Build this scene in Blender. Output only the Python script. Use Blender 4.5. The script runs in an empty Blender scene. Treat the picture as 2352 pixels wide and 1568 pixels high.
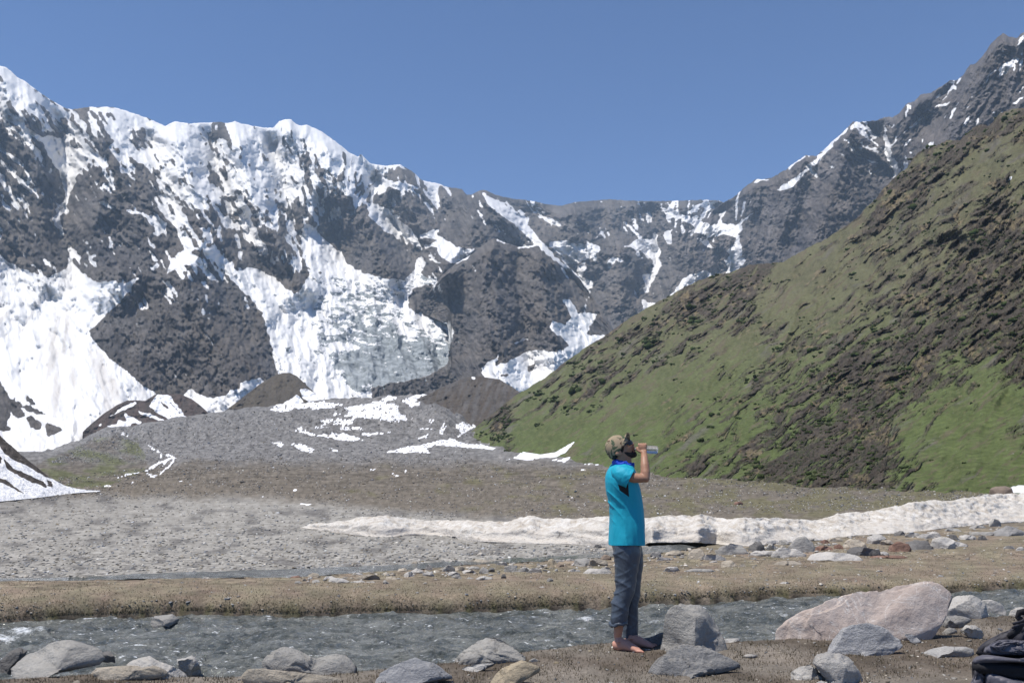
import bpy, bmesh, math, random
import numpy as np
from mathutils import Vector, Matrix

# ------------------------------------------------------------------ camera, sky, sun, exposure
FPX, CX, CY, HOR, CAMZ = 1898.0, 1176.0, 784.0, 1000.0, 1.65   # measured on the photograph at 2352 x 1568
PITCH = math.atan((HOR - CY) / FPX)
SP, CP = math.sin(PITCH), math.cos(PITCH)
sc = bpy.context.scene
cam = bpy.data.objects.new('camera', bpy.data.cameras.new('camera'))
sc.collection.objects.link(cam)
cam.location = (0, 0, CAMZ)
cam.rotation_euler = (math.pi / 2 + PITCH, 0, 0)
cam.data.sensor_width = 36.0
cam.data.lens = FPX * 36.0 / 2352.0
cam.data.clip_start = 0.1
cam.data.clip_end = 60000
sc.camera = cam

SUN = Vector((-0.33, -0.15, 0.93)).normalized()               # towards the sun
w = bpy.data.worlds.new('World'); sc.world = w; w.use_nodes = True
nt = w.node_tree; nt.nodes.clear()
sky = nt.nodes.new('ShaderNodeTexSky'); sky.sky_type = 'NISHITA'; sky.sun_disc = False
sky.sun_elevation = math.asin(SUN.z)
sky.sun_rotation = math.atan2(SUN.x, SUN.y)
sky.altitude = 3500; sky.air_density = 1.0; sky.dust_density = 0.5; sky.ozone_density = 10.0
bg = nt.nodes.new('ShaderNodeBackground'); bg.inputs['Strength'].default_value = 0.145
wo = nt.nodes.new('ShaderNodeOutputWorld')
nt.links.new(sky.outputs[0], bg.inputs[0]); nt.links.new(bg.outputs[0], wo.inputs[0])
sun = bpy.data.objects.new('sun', bpy.data.lights.new('sun', 'SUN'))
sc.collection.objects.link(sun)
sun.data.energy = 5.0; sun.data.angle = math.radians(0.53); sun.data.color = (1.0, 0.95, 0.88)
sun.rotation_euler = SUN.to_track_quat('Z', 'Y').to_euler()
sun.location = (-40, -20, 90)
sc.view_settings.view_transform = 'Standard'; sc.view_settings.look = 'None'
sc.view_settings.exposure = 0.12; sc.view_settings.gamma = 1.0
sc.view_settings.use_curve_mapping = False
sc.cycles.use_denoising = True
sc.cycles.max_bounces = 6; sc.cycles.diffuse_bounces = 2; sc.cycles.glossy_bounces = 3
sc.cycles.transmission_bounces = 6; sc.cycles.volume_bounces = 0; sc.cycles.transparent_max_bounces = 8
sc.cycles.caustics_reflective = False; sc.cycles.caustics_refractive = False
sc.cycles.sample_clamp_indirect = 4.0
random.seed(7)
RNG = np.random.default_rng(11)

# ------------------------------------------------------------------ pixel <-> place
def ray(px, py):
    rx = (np.asarray(px, float) - CX) / FPX
    u = (CY - np.asarray(py, float)) / FPX
    return rx, CP - u * SP, SP + u * CP
def at_depth(px, py, D):
    dx, dy, dz = ray(px, py)
    k = D / dy
    return dx * k, D + 0 * k, CAMZ + dz * k
def P(px, py, D):
    x, y, z = at_depth(px, py, D)
    return Vector((float(x), float(y), float(z)))
def to_px(X, Y, Z):
    h = Z - CAMZ
    fw = Y * CP + h * SP
    up = -Y * SP + h * CP
    return CX + FPX * X / fw, CY - FPX * up / fw

# ------------------------------------------------------------------ noise
_GC = np.cos(np.arange(256) * 2 * np.pi / 256).astype(np.float32); _GS = np.sin(np.arange(256) * 2 * np.pi / 256).astype(np.float32)
_PERM = np.random.default_rng(5).permutation(4096).astype(np.int32)
def perlin(x, y, seed=0):
    x = np.asarray(x, float); y = np.asarray(y, float)
    x0 = np.floor(x); y0 = np.floor(y)
    fx = (x - x0).astype(np.float32); fy = (y - y0).astype(np.float32)
    ix = x0.astype(np.int32) + (seed * 131); iy = y0.astype(np.int32) + (seed * 57)
    u = fx * fx * fx * (fx * (fx * 6 - 15) + 10); v = fy * fy * fy * (fy * (fy * 6 - 15) + 10)
    hx0 = _PERM[ix & 4095]; hx1 = _PERM[(ix + 1) & 4095]
    def g(h, b, dx, dy):
        t = _PERM[(h + iy + b) & 4095] & 255
        return _GC[t] * dx + _GS[t] * dy
    n00 = g(hx0, 0, fx, fy); n10 = g(hx1, 0, fx - 1, fy); n01 = g(hx0, 1, fx, fy - 1); n11 = g(hx1, 1, fx - 1, fy - 1)
    a = n00 + u * (n10 - n00); b = n01 + u * (n11 - n01)
    return (a + v * (b - a)).astype(float) * 1.4
def fbm(x, y, octv=5, seed=0, gain=0.5, lac=2.03):
    s = 0; a = 1.0; t = 0
    for i in range(octv):
        s = s + a * perlin(x, y, seed + i * 17); t += a
        x = x * lac + 3.7; y = y * lac + 1.3; a *= gain
    return s / t * 1.5
def ridged(x, y, octv=5, seed=0, gain=0.5, lac=2.1):
    s = 0; a = 1.0; t = 0
    for i in range(octv):
        n = 1 - np.abs(perlin(x, y, seed + i * 31)) * 1.7
        s = s + a * n; t += a
        x = x * lac + 5.1; y = y * lac + 2.3; a *= gain
    return s / t
def sstep(a, b, x):
    t = np.clip((x - a) / (b - a), 0, 1)
    return t * t * (3 - 2 * t)
def curve(pts):
    p = np.array(pts, float)
    return lambda x: np.interp(x, p[:, 0], p[:, 1])
def tps(pts):
    """smooth surface through scattered (x, y, value) points"""
    p = np.array(pts, float); xy = p[:, :2] / 400.0; v = p[:, 2]
    n = len(p)
    def U(r2):
        return np.where(r2 > 1e-12, r2 * np.log(np.maximum(r2, 1e-12)), 0)
    d2 = ((xy[:, None] - xy[None]) ** 2).sum(-1)
    A = np.zeros((n + 3, n + 3)); A[:n, :n] = U(d2) + np.eye(n) * 0.02
    A[:n, n] = 1; A[:n, n + 1:] = xy; A[n, :n] = 1; A[n + 1:, :n] = xy.T
    c = np.linalg.solve(A, np.concatenate([v, np.zeros(3)]))
    def f(x, y):
        x = np.asarray(x, float) / 400.0; y = np.asarray(y, float) / 400.0
        o = c[n] + c[n + 1] * x + c[n + 2] * y
        for i in range(n):
            o = o + c[i] * U((x - xy[i, 0]) ** 2 + (y - xy[i, 1]) ** 2)
        return o
    return f
def idw(pts, power=3.0):
    p = np.array(pts, float)
    def f(x, y):
        num = 0; den = 0
        for a, b, v in p:
            k = 1.0 / (((x - a) ** 2 + (y - b) ** 2) + 150.0) ** (power / 2)
            num = num + k * v; den = den + k
        return num / den
    return f
def gridded(f, x0=-700, x1=3000, y0=0, y1=1300, st=9.0):
    """the same field tabulated once and read back by bilinear interpolation"""
    gx = np.arange(x0, x1 + st, st); gy = np.arange(y0, y1 + st, st)
    T = f(*np.meshgrid(gx, gy))
    def g(X, Y):
        u = np.clip((np.asarray(X, float) - x0) / st, 0, len(gx) - 1.001); v = np.clip((np.asarray(Y, float) - y0) / st, 0, len(gy) - 1.001)
        i = u.astype(int); j = v.astype(int); a = u - i; b = v - j
        return (T[j, i] * (1 - a) + T[j, i + 1] * a) * (1 - b) + (T[j + 1, i] * (1 - a) + T[j + 1, i + 1] * a) * b
    return g
def inside(poly, X, Y):
    """mask of points inside a polygon (bounding box first)"""
    p = np.array(poly, float)
    m = np.zeros(X.shape, bool)
    bb = (X >= p[:, 0].min()) & (X <= p[:, 0].max()) & (Y >= p[:, 1].min()) & (Y <= p[:, 1].max())
    if not bb.any():
        return m
    x = X[bb]; y = Y[bb]; c = np.zeros(x.shape, bool)
    j = len(p) - 1
    for i in range(len(p)):
        xi, yi = p[i]; xj, yj = p[j]
        if yi != yj:
            c ^= ((yi > y) != (yj > y)) & (x < (xj - xi) * (y - yi) / (yj - yi) + xi)
        j = i
    m[bb] = c
    return m

# ------------------------------------------------------------------ scene helpers
COL = sc.collection
def tag(o, label=None, cat=None, group=None, kind=None):
    if label: o['label'] = label
    if cat: o['category'] = cat
    if group: o['group'] = group
    if kind: o['kind'] = kind
    return o
def link(o, parent=None):
    COL.objects.link(o)
    if parent is not None:
        o.parent = parent
    return o
def mesh_np(name, verts, faces, mat=None, smooth=True, col=None, attrs=None, parent=None):
    """verts Nx3, faces list of equal-length index arrays (quads or tris)"""
    me = bpy.data.meshes.new(name)
    verts = np.asarray(verts, np.float32)
    faces = np.asarray(faces, np.int32)
    nf, k = faces.shape
    me.vertices.add(len(verts)); me.vertices.foreach_set('co', verts.ravel())
    me.loops.add(nf * k); me.loops.foreach_set('vertex_index', faces.ravel())
    me.polygons.add(nf)
    me.polygons.foreach_set('loop_start', np.arange(0, nf * k, k, dtype=np.int32))
    me.polygons.foreach_set('loop_total', np.full(nf, k, np.int32))
    if smooth:
        me.polygons.foreach_set('use_smooth', np.ones(nf, bool))
    me.update(calc_edges=True)
    if col is not None:
        a = me.color_attributes.new('Col', 'FLOAT_COLOR', 'POINT')
        c = np.ones((len(verts), 4), np.float32); c[:, :3] = col
        a.data.foreach_set('color', c.ravel())
    for nme, val in (attrs or {}).items():
        a = me.attributes.new(nme, 'FLOAT', 'POINT'); a.data.foreach_set('value', np.asarray(val, np.float32).ravel())
    if mat: me.materials.append(mat)
    o = bpy.data.objects.new(name, me)
    link(o, parent)
    return o
def grid_faces(nr, nc):
    i = np.arange(nr * nc).reshape(nr, nc)
    return np.stack([i[:-1, :-1], i[:-1, 1:], i[1:, 1:], i[1:, :-1]], -1).reshape(-1, 4)

def low_ico():
    t = (1 + 5 ** .5) / 2
    v = np.array([(-1,t,0),(1,t,0),(-1,-t,0),(1,-t,0),(0,-1,t),(0,1,t),(0,-1,-t),(0,1,-t),(t,0,-1),(t,0,1),(-t,0,-1),(-t,0,1)], float); v /= np.linalg.norm(v[0])
    f = np.array([(0,11,5),(0,5,1),(0,1,7),(0,7,10),(0,10,11),(1,5,9),(5,11,4),(11,10,2),(10,7,6),(7,1,8),(3,9,4),(3,4,2),(3,2,6),(3,6,8),(3,8,9),(4,9,5),(2,4,11),(6,2,10),(8,6,7),(9,8,1)])
    return v, f
# ------------------------------------------------------------------ materials
class MatB:
    def __init__(s, name):
        s.m = bpy.data.materials.new(name); s.m.use_nodes = True
        s.t = s.m.node_tree; s.n = s.t.nodes; s.l = s.t.links
        s.b = s.n['Principled BSDF']; s.out = s.n['Material Output']
    def add(s, t, **kw):
        n = s.n.new(t)
        for k, v in kw.items():
            setattr(n, k, v)
        return n
    def put(s, sock, v):
        if isinstance(v, bpy.types.NodeSocket): s.l.new(v, sock)
        else: sock.default_value = v
    def noise(s, scale, detail=4, rough=0.55, vec=None, dist=0.0):
        n = s.add('ShaderNodeTexNoise'); n.inputs['Scale'].default_value = scale
        n.inputs['Detail'].default_value = detail; n.inputs['Roughness'].default_value = rough
        n.inputs['Distortion'].default_value = dist
        if vec is not None: s.l.new(vec, n.inputs['Vector'])
        return n.outputs['Fac']
    def vor(s, scale, vec=None, feature='F1', out='Distance', rand=1.0):
        n = s.add('ShaderNodeTexVoronoi'); n.feature = feature; n.inputs['Scale'].default_value = scale
        n.inputs['Randomness'].default_value = rand
        if vec is not None: s.l.new(vec, n.inputs['Vector'])
        return n.outputs[out]
    def coord(s, which='Object'):
        return s.add('ShaderNodeTexCoord').outputs[which]
    def mapping(s, vec, scale=(1, 1, 1), rot=(0, 0, 0), loc=(0, 0, 0)):
        n = s.add('ShaderNodeMapping'); s.l.new(vec, n.inputs['Vector'])
        n.inputs['Scale'].default_value = scale; n.inputs['Rotation'].default_value = rot; n.inputs['Location'].default_value = loc
        return n.outputs['Vector']
    def ramp(s, fac, stops, interp='LINEAR'):
        n = s.add('ShaderNodeValToRGB'); n.color_ramp.interpolation = interp
        e = n.color_ramp.elements
        while len(e) < len(stops): e.new(0.5)
        for el, (p, c) in zip(e, stops):
            el.position = p; el.color = (*c, 1) if len(c) == 3 else c
        s.l.new(fac, n.inputs['Fac'])
        return n.outputs['Color']
    def rng(s, v, a, b, c, d):
        n = s.add('ShaderNodeMapRange'); s.put(n.inputs['Value'], v)
        for i, q in zip(('From Min', 'From Max', 'To Min', 'To Max'), (a, b, c, d)): n.inputs[i].default_value = q
        return n.outputs['Result']
    def mix(s, fac, a, b, mode='MIX'):
        n = s.add('ShaderNodeMix', data_type='RGBA', blend_type=mode)
        s.put(n.inputs['Factor'], fac)
        ia = [i for i in n.inputs if i.name == 'A' and i.type == 'RGBA'][0]; ib = [i for i in n.inputs if i.name == 'B' and i.type == 'RGBA'][0]
        s.put(ia, (*a, 1) if isinstance(a, tuple) and len(a) == 3 else a); s.put(ib, (*b, 1) if isinstance(b, tuple) and len(b) == 3 else b)
        return [o for o in n.outputs if o.type == 'RGBA'][0]
    def math(s, op, a, b=0.0, clamp=False):
        n = s.add('ShaderNodeMath', operation=op); n.use_clamp = clamp
        s.put(n.inputs[0], a); s.put(n.inputs[1], b)
        return n.outputs[0]
    def attr(s, name, out='Color'):
        n = s.add('ShaderNodeAttribute'); n.attribute_name = name
        return n.outputs[out]
    def bump(s, h, strength=0.5, dist=0.1, normal=None):
        n = s.add('ShaderNodeBump'); n.inputs['Strength'].default_value = strength; n.inputs['Distance'].default_value = dist
        s.l.new(h, n.inputs['Height'])
        if normal is not None: s.l.new(normal, n.inputs['Normal'])
        return n.outputs['Normal']
    def done(s, color=None, rough=0.8, normal=None, spec=0.3, **kw):
        if color is not None: s.put(s.b.inputs['Base Color'], (*color, 1) if isinstance(color, tuple) and len(color) == 3 else color)
        s.put(s.b.inputs['Roughness'], rough); s.b.inputs['Specular IOR Level'].default_value = spec
        if normal is not None: s.l.new(normal, s.b.inputs['Normal'])
        for k, v in kw.items(): s.put(s.b.inputs[k.replace('_', ' ')], v)
        return s.m
# ------------------------------------------------------------------ snow outlines measured on enlargements of the photograph
CROP = {'A': (2.926, 0, 114.8), 'B': (2.926, 574.2, 229.7), 'C': (2.926, 1263.3, 287.1), 'D': (3.724, 1720.3, 57.4),
        'F': (2.926, 0, 631.6), 'G': (2.926, 574.2, 775.2), 'H': (5.12, 0, 143.6), 'K': (4.096, 0, 861.3), 'V': (1, 0, 0)}
def cv(k, pts):
    s, ox, oy = CROP[k]
    return [(x / s + ox, y / s + oy) for x, y in pts]
SNOW = [
 ('V', [(0,586),(20,603),(44,614),(72,624),(113,637),(143,620),(154,614),(165,573),(168,607),(184,620),(205,637),(222,646),(266,643),(284,652),(321,635),(297,666),(273,696),(239,727),(205,761),(212,778),(246,816),(270,836),(300,860),(328,884),(355,901),(359,908),(420,950),(400,980),(200,1080),(-300,1140),(-300,560)]),
 ('H', [(500,900),(560,850),(740,890),(800,830),(880,860),(820,920),(790,980),(800,1010),(800,1090),(840,1170),(870,1110),(870,1010),(1020,1030),(1060,1110),(1070,1150),(1000,1230),(900,1330),(890,1430),(830,1500),(820,1567),(770,1567),(760,1480),(700,1290),(620,1170),(560,1080)]),
 ('A', [(440,940),(470,940),(465,1010),(440,1080),(400,1120),(440,1270),(380,1200),(350,1140),(430,1060)]),
 ('H', [(1290,680),(1400,690),(1480,830),(1560,980),(1640,1060),(1760,1130),(1840,1220),(1780,1240),(1640,1180),(1560,1120),(1420,1080),(1400,1010),(1280,980),(1350,950),(1310,850),(1260,760)]),
 ('H', [(1050,520),(1350,530),(1560,590),(1920,740),(2060,800),(2200,900),(2352,1000),(2352,1200),(2150,1130),(1950,1000),(1750,820),(1600,700),(1300,600),(1040,560)]),
 ('H', [(0,40),(90,60),(250,200),(450,370),(620,490),(800,570),(840,600),(820,680),(700,640),(500,520),(330,380),(160,240),(0,150)]),
 ('H', [(0,1020),(120,1070),(230,1160),(300,1210),(240,1220),(130,1130),(0,1050)]),
 ('H', [(0,1120),(90,1220),(200,1330),(330,1430),(420,1540),(330,1520),(200,1380),(100,1280),(0,1180)]),
 ('H', [(0,600),(100,640),(220,720),(380,800),(520,900),(500,960),(380,860),(200,740),(60,680),(0,670)]),
 ('A', [(840,1065),(900,1080),(1000,1110),(1060,1120),(1120,1165),(1110,1220),(1060,1255),(1020,1230),(1050,1200),(950,1110),(870,1100)]),
 ('A', [(660,1020),(690,1010),(770,1060),(740,1075)]),
 ('A', [(855,825),(900,860),(915,880),(880,870)]),
 ('A', [(1010,1460),(1075,1440),(1070,1460),(1010,1490)]),
 ('A', [(575,1385),(640,1375),(630,1395)]),
 ('A', [(1180,1160),(1230,1240),(1300,1310),(1350,1340),(1300,1350),(1150,1400),(1250,1340),(1200,1260)]),
 ('A', [(1160,1410),(1250,1370),(1330,1380),(1400,1480),(1480,1567),(1400,1540),(1320,1440),(1330,1520),(1280,1440),(1200,1440),(1230,1530),(1180,1470),(1110,1510)]),
 ('V', [(458,556),(478,563),(506,583),(526,600),(548,624),(574,612),(595,619),(615,630),(636,640),(656,662),(677,675),(695,660),(705,640),(715,625),(697,590),(695,560),(692,530),(700,515),(720,520),(740,545),(760,560),(775,575),(800,605),(830,625),(880,638),(930,643),(1005,645),(1000,655),(985,668),(970,680),(940,690),(940,705),(960,722),(1000,735),(1035,742),(1042,765),(1035,800),(1030,830),(1000,855),(960,870),(900,880),(850,890),(860,930),(740,930),(700,880),(640,868),(630,830),(622,790),(610,745),(600,715),(575,685),(545,655),(510,620),(480,590)]),
 ('B', [(560,560),(640,540),(690,600),(720,660),(720,710),(690,720),(690,650),(640,640),(590,590)]),
 ('B', [(780,690),(850,700),(930,740),(960,780),(1030,770),(990,800),(1050,840),(1110,900),(1140,960),(1160,1000),(1150,1050),(1180,1090),(1170,1140),(1150,1160),(1200,1200),(1260,1215),(1040,1205),(1100,1150),(1120,1070),(1160,1020),(1100,970),(1050,960),(1020,900),(960,870),(980,920),(900,880),(850,830),(800,780)]),
 ('B', [(1130,910),(1180,890),(1280,860),(1260,900),(1300,930),(1370,970),(1430,1000),(1510,995),(1470,1060),(1420,1090),(1350,1100),(1270,1040),(1260,990),(1180,990),(1260,940),(1180,920),(1150,940)]),
 ('B', [(1240,1070),(1310,1110),(1250,1090)]),
 ('B', [(820,510),(950,540),(1100,570),(1150,590),(1050,610),(950,590),(870,560)]),
 ('B', [(690,440),(830,430),(1000,435),(1080,470),(980,450),(850,460),(820,500),(740,480)]),
 ('B', [(240,310),(285,380),(330,440),(362,540),(340,600),(290,690),(270,650),(315,560),(290,480),(235,400)]),
 ('B', [(1550,605),(1610,650),(1680,680),(1780,740),(1830,800),(1900,880),(1960,950),(2050,1050),(2130,1120),(2210,1190),(2170,1180),(2050,1080),(1900,960),(1800,850),(1720,800),(1640,740),(1590,690)]),
 ('B', [(1900,700),(1960,780),(2040,800),(2090,830),(2090,850),(2020,830),(1950,790)]),
 ('B', [(1640,920),(1680,940),(1760,970),(1690,960)]),
 ('B', [(1790,990),(1860,975),(1940,965),(1880,990),(1820,1000)]),
 ('C', [(0,780),(100,775),(180,800),(240,800),(310,800),(345,840),(280,890),(220,910),(160,940),(120,920),(60,860),(0,820)]),
 ('C', [(60,880),(130,950),(200,1020),(290,1050),(280,1090),(250,1105),(210,1050),(140,980),(80,910)]),
 ('C', [(160,950),(230,920),(250,950),(220,1000),(215,1030),(200,1010)]),
 ('C', [(262,1105),(272,1110),(262,1150),(250,1190),(240,1262),(230,1262),(240,1180),(258,1130)]),
 ('C', [(800,600),(830,570),(860,600),(930,620),(1000,640),(1080,670),(1130,660),(1140,600),(1170,530),(1195,525),(1180,580),(1160,620),(1160,660),(1240,670),(1300,630),(1370,580),(1330,630),(1280,670),(1300,690),(1270,730),(1280,780),(1290,830),(1290,880),(1320,905),(1290,940),(1260,980),(1180,1000),(1190,960),(1170,910),(1210,870),(1180,850),(1230,800),(1250,760),(1210,740),(1150,740),(1080,750),(1000,730),(930,710),(980,690),(930,660),(860,630)]),
 ('C', [(980,760),(1050,770),(1110,830),(1060,820),(1000,780)]),
 ('C', [(1000,630),(1040,560),(1100,510),(1150,510),(1080,560),(1030,620)]),
 ('C', [(930,580),(990,540),(1050,505),(1000,560),(950,600)]),
 ('C', [(700,700),(690,680),(720,740),(720,800),(750,840),(740,900),(750,950),(710,1020),(680,1080),(650,1130),(630,1110),(640,1060),(610,1010),(670,1000),(700,960),(690,910),(640,870),(600,840),(520,820),(420,800),(520,810),(600,760),(690,770)]),
 ('C', [(470,620),(540,680),(620,750),(680,800),(620,790),(540,700)]),
 ('C', [(730,1190),(800,1150),(850,1090),(900,1030),(980,990),(1050,975),(1085,1015),(1000,1070),(920,1120),(800,1190)]),
 ('C', [(620,1170),(680,1190),(720,1200),(640,1260),(590,1265),(630,1230)]),
 ('C', [(385,910),(440,885),(500,910),(480,925),(440,910),(410,940),(420,975),(385,960)]),
 ('C', [(780,710),(820,700),(810,800),(790,800),(760,740)]),
 ('C', [(270,780),(330,730),(385,690),(350,730)]),
 ('C', [(80,1170),(130,1165),(160,1210),(190,1265),(250,1260),(330,1265),(290,1320),(260,1370),(240,1430),(340,1440),(300,1520),(190,1600),(0,1640),(0,1535),(90,1520),(130,1490),(110,1450),(0,1380),(10,1310),(100,1340),(140,1290),(110,1220)]),
 ('G', [(1560,200),(1590,170),(1690,105),(1650,160),(1660,190),(1800,130),(1830,100),(1940,80),(2040,100),(2120,70),(2150,40),(2140,-10),(2420,-20),(2400,60),(2200,180),(2000,320),(1900,360),(1800,400),(1720,330),(1560,260)]),
 ('G', [(1770,45),(1830,5),(1890,0),(1830,30)]),
 ('D', [(1140,930),(1180,970),(1200,1030),(1220,1080),(1210,1130),(1270,1170),(1270,1220),(1300,1240),(1270,1280),(1230,1310),(1240,1250),(1200,1190),(1170,1130),(1160,1050),(1170,1010)]),
 ('D', [(870,850),(930,830),(1000,870),(1060,880),(1120,910),(1080,900),(1000,895),(950,880),(900,880),(860,895)]),
 ('D', [(900,870),(960,900),(1030,960),(1100,1020),(1160,1070),(1100,1040),(1020,980),(950,930)]),
 ('D', [(930,1000),(1000,1040),(1080,1060),(1150,1110),(1080,1090),(1000,1060)]),
 ('D', [(980,1130),(1050,1160),(1120,1180),(1060,1190)]),
 ('D', [(480,1200),(580,1150),(590,1120),(640,1080),(720,1010),(720,1040),(640,1110),(600,1180),(520,1230),(440,1310),(380,1380),(300,1410),(220,1415),(300,1360),(400,1300),(480,1240)]),
 ('D', [(320,1225),(400,1160),(490,1113),(500,1125),(430,1165),(340,1235)]),
 ('D', [(600,1100),(680,1020),(780,930),(860,870),(840,900),(760,980),(660,1070)]),
 ('D', [(1740,655),(1600,685),(1500,780),(1400,850),(1330,915),(1270,975),(1210,1030),(1215,1050),(1300,950),(1400,870),(1500,800),(1570,710),(1690,695)]),
 ('D', [(2140,380),(2200,320),(2250,290),(2290,280),(2320,300),(2250,360),(2200,410),(2140,450),(2150,400)]),
 ('D', [(1990,490),(2060,420),(2130,370),(2110,400),(2030,460)]),
 ('D', [(2290,180),(2320,110),(2352,80),(2352,130),(2310,170)]),
 ('D', [(1700,500),(1740,475),(1760,520),(1770,560),(1720,540)]),
 ('D', [(1770,510),(1800,450),(1820,440),(1800,500)]),
 ('D', [(2250,670),(2300,650),(2352,600),(2352,620),(2290,670)]),
 ('D', [(2020,780),(2140,730),(2200,710),(2130,745)]),
 ('D', [(1310,1040),(1370,980),(1390,975),(1340,1030)]),
 ('D', [(60,1325),(120,1312),(190,1312),(130,1330),(40,1350)]),
 ('K', [(1730,180),(1790,115),(1850,165),(1915,185),(2010,215),(2050,200),(2130,185),(2170,140),(2260,120),(2260,75),(2300,60),(2450,20),(2500,60),(2400,200),(2250,300),(2180,380),(2000,400),(1900,320),(1800,270)]),
]
ROCKHOLE = [
 ('K', [(-900,-100),(-200,0),(0,55),(40,120),(80,200),(130,235),(200,320),(240,380),(180,410),(95,330),(90,400),(60,480),(120,510),(60,530),(0,520),(-900,500)]),
 ('K', [(110,150),(140,220),(190,265),(280,290),(350,330),(455,368),(340,360),(260,330),(200,300),(140,240)]),
 ('K', [(250,195),(290,215),(330,260),(340,290),(280,265),(245,225)]),
 ('K', [(245,395),(300,390),(370,430),(400,465),(360,515),(300,495),(275,460)]),
 ('K', [(425,455),(500,465),(560,490),(595,515),(520,555),(440,575),(435,520)]),
 ('K', [(480,710),(530,695),(590,705),(590,740),(485,770)]),
 ('K', [(550,660),(620,655),(625,685),(580,675)]),
 ('K', [(210,755),(290,735),(280,790),(330,770),(335,805),(250,790)]),
 ('V', [(938,690),(950,662),(975,655),(997,651),(992,680),(970,700),(950,712),(940,705)]), ('B', [(455,1150),(490,1160),(480,1175),(460,1170)]),
 ('G', [(1870,190),(1915,180),(1905,215),(1860,225)]), ('G', [(1690,250),(1740,240),(1720,262),(1690,262)]),
]
COV = gridded(idw([(0,160,.8),(50,230,.7),(20,300,.25),(80,330,.2),(130,300,.5),(0,400,.36),(40,450,.38),(60,400,.3),(100,450,.2),(80,520,.18),(20,560,.18),(50,500,.25),(130,560,0),(200,280,.42),(190,330,.4),(240,350,.55),(270,300,.85),(300,290,.8),(330,340,.7),(310,330,.35),(220,400,.05),(250,480,0),(300,520,.02),(330,420,.15),(350,370,.7),(400,320,.85),(380,400,.6),(420,450,.5),(400,500,.42),(450,330,.82),(450,420,.58),(500,340,.65),(500,300,.42),(550,320,.9),(600,330,.95),(560,420,.7),(600,440,.58),(550,500,.5),(600,520,.48),(650,400,.75),(650,300,.8),(690,350,.45),(700,300,.85),(730,330,.9),(760,360,.85),(640,480,.58),(560,580,.3),(620,600,.14),(680,560,.42),(500,520,.4),(650,560,.38),(590,560,.36),(650,640,.02),(720,420,.55),(760,430,.42),(800,380,.72),(830,400,.58),(780,470,.2),(780,540,.02),(840,460,.3),(880,400,.5),(920,400,.25),(950,440,.42),(900,480,.28),(860,560,.02),(900,600,0),(1000,450,.38),(960,500,.2),(1030,470,.28),(1060,480,.1),(1060,530,0),(1100,460,.2),(1150,500,.12),(1200,480,.35),(1250,500,.22),(1300,500,.1),(1350,490,.1),(1280,560,.1),(1400,480,.16),(1450,490,.14),(1400,530,.14),(1500,490,.28),(1480,560,.22),(1560,490,.4),(1600,480,.36),(1420,620,.05),(1550,580,.1),(1620,560,.14),(1500,640,.05),(1620,620,.02),(1400,680,.02),
 (350,650,.15),(450,640,.25),(400,750,.05),(500,750,.1),(560,700,.15),(300,850,0),(600,800,.06),(500,880,0),(1140,620,.06),(1100,700,.03),(1200,700,.03),(1150,800,0),(1250,650,.05),(1260,780,0),
 (2000,300,.4),(1980,320,.38),(1950,300,.45),(2040,330,.4),(2000,370,.18),(1960,380,0),(1850,400,.08),(1750,430,.12),(1900,450,0),(2000,450,0),(2100,300,.1),(2150,260,.14),(2190,200,.28),(2190,230,.25),(2250,200,.1),(2320,120,.18),(2300,200,.1),(2200,300,.04),(1750,550,0),(1850,520,0),(-150,200,.6),(-150,500,.2),(2450,200,.1),(100,900,0),(300,950,0)]))
DIRT = gridded(idw([(800,690,.5),(880,700,.48),(760,660,.3),(740,620,.05),(930,690,.12),(960,720,.12),(930,750,.2),(1000,750,.25),(1020,770,.45),(870,760,.75),(800,760,.62),(780,785,.6),(900,800,.95),(960,800,.85),(1000,805,.7),(850,830,.95),(950,850,.97),(800,820,.9),(1000,850,.97),(900,870,.92),(840,870,.85),(760,760,.4),(700,760,.14),(740,840,.1),(660,760,.10),(700,800,.12),(640,700,.05),(600,640,0),(750,570,.03),(900,655,.28),(980,665,.4),(850,640,.08),(820,710,.5),(560,640,0),(690,700,.05),(770,720,.4)]))
DIRTZONE = cv('V', [(560,610),(690,510),(1010,640),(1060,760),(1060,880),(840,900),(700,900),(620,860)])
CLEAN = [cv('V', [(700,800),(720,805),(750,840),(790,875),(820,905),(740,930),(690,870),(650,865),(660,840),(690,830)]),
         cv('V', [(750,792),(775,785),(810,790),(830,800),(800,806),(765,805)])]
SANG = gridded(idw([(100,400,52),(400,450,55),(600,450,62),(700,380,80),(850,450,118),(950,480,55),(1250,520,45),(1500,560,62),(1620,520,118),(1950,330,45),(2200,250,120),(1150,700,62),(450,750,62)], 2.0))
ANGS = (40.0, 56.0, 72.0, 96.0, 122.0)
def along(X, Y, fn):
    """fn(a, b) with a down the local fall line: blends fields made for fixed directions"""
    A = np.clip(SANG(X, Y), ANGS[0], ANGS[-1])
    out = 0
    for i, g in enumerate(ANGS):
        lo = ANGS[i - 1] if i else g - 1; hi = ANGS[i + 1] if i < len(ANGS) - 1 else g + 1
        wt = np.where(A <= g, np.clip((A - lo) / (g - lo), 0, 1), np.clip((hi - A) / (hi - g), 0, 1))
        k = wt > 1e-3
        if not k.any(): continue
        c, s_ = math.cos(math.radians(g)), math.sin(math.radians(g))
        v = np.zeros(X.shape); v[k] = fn(X[k] * c + Y[k] * s_, -X[k] * s_ + Y[k] * c)
        out = out + wt * v
    return out
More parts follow.
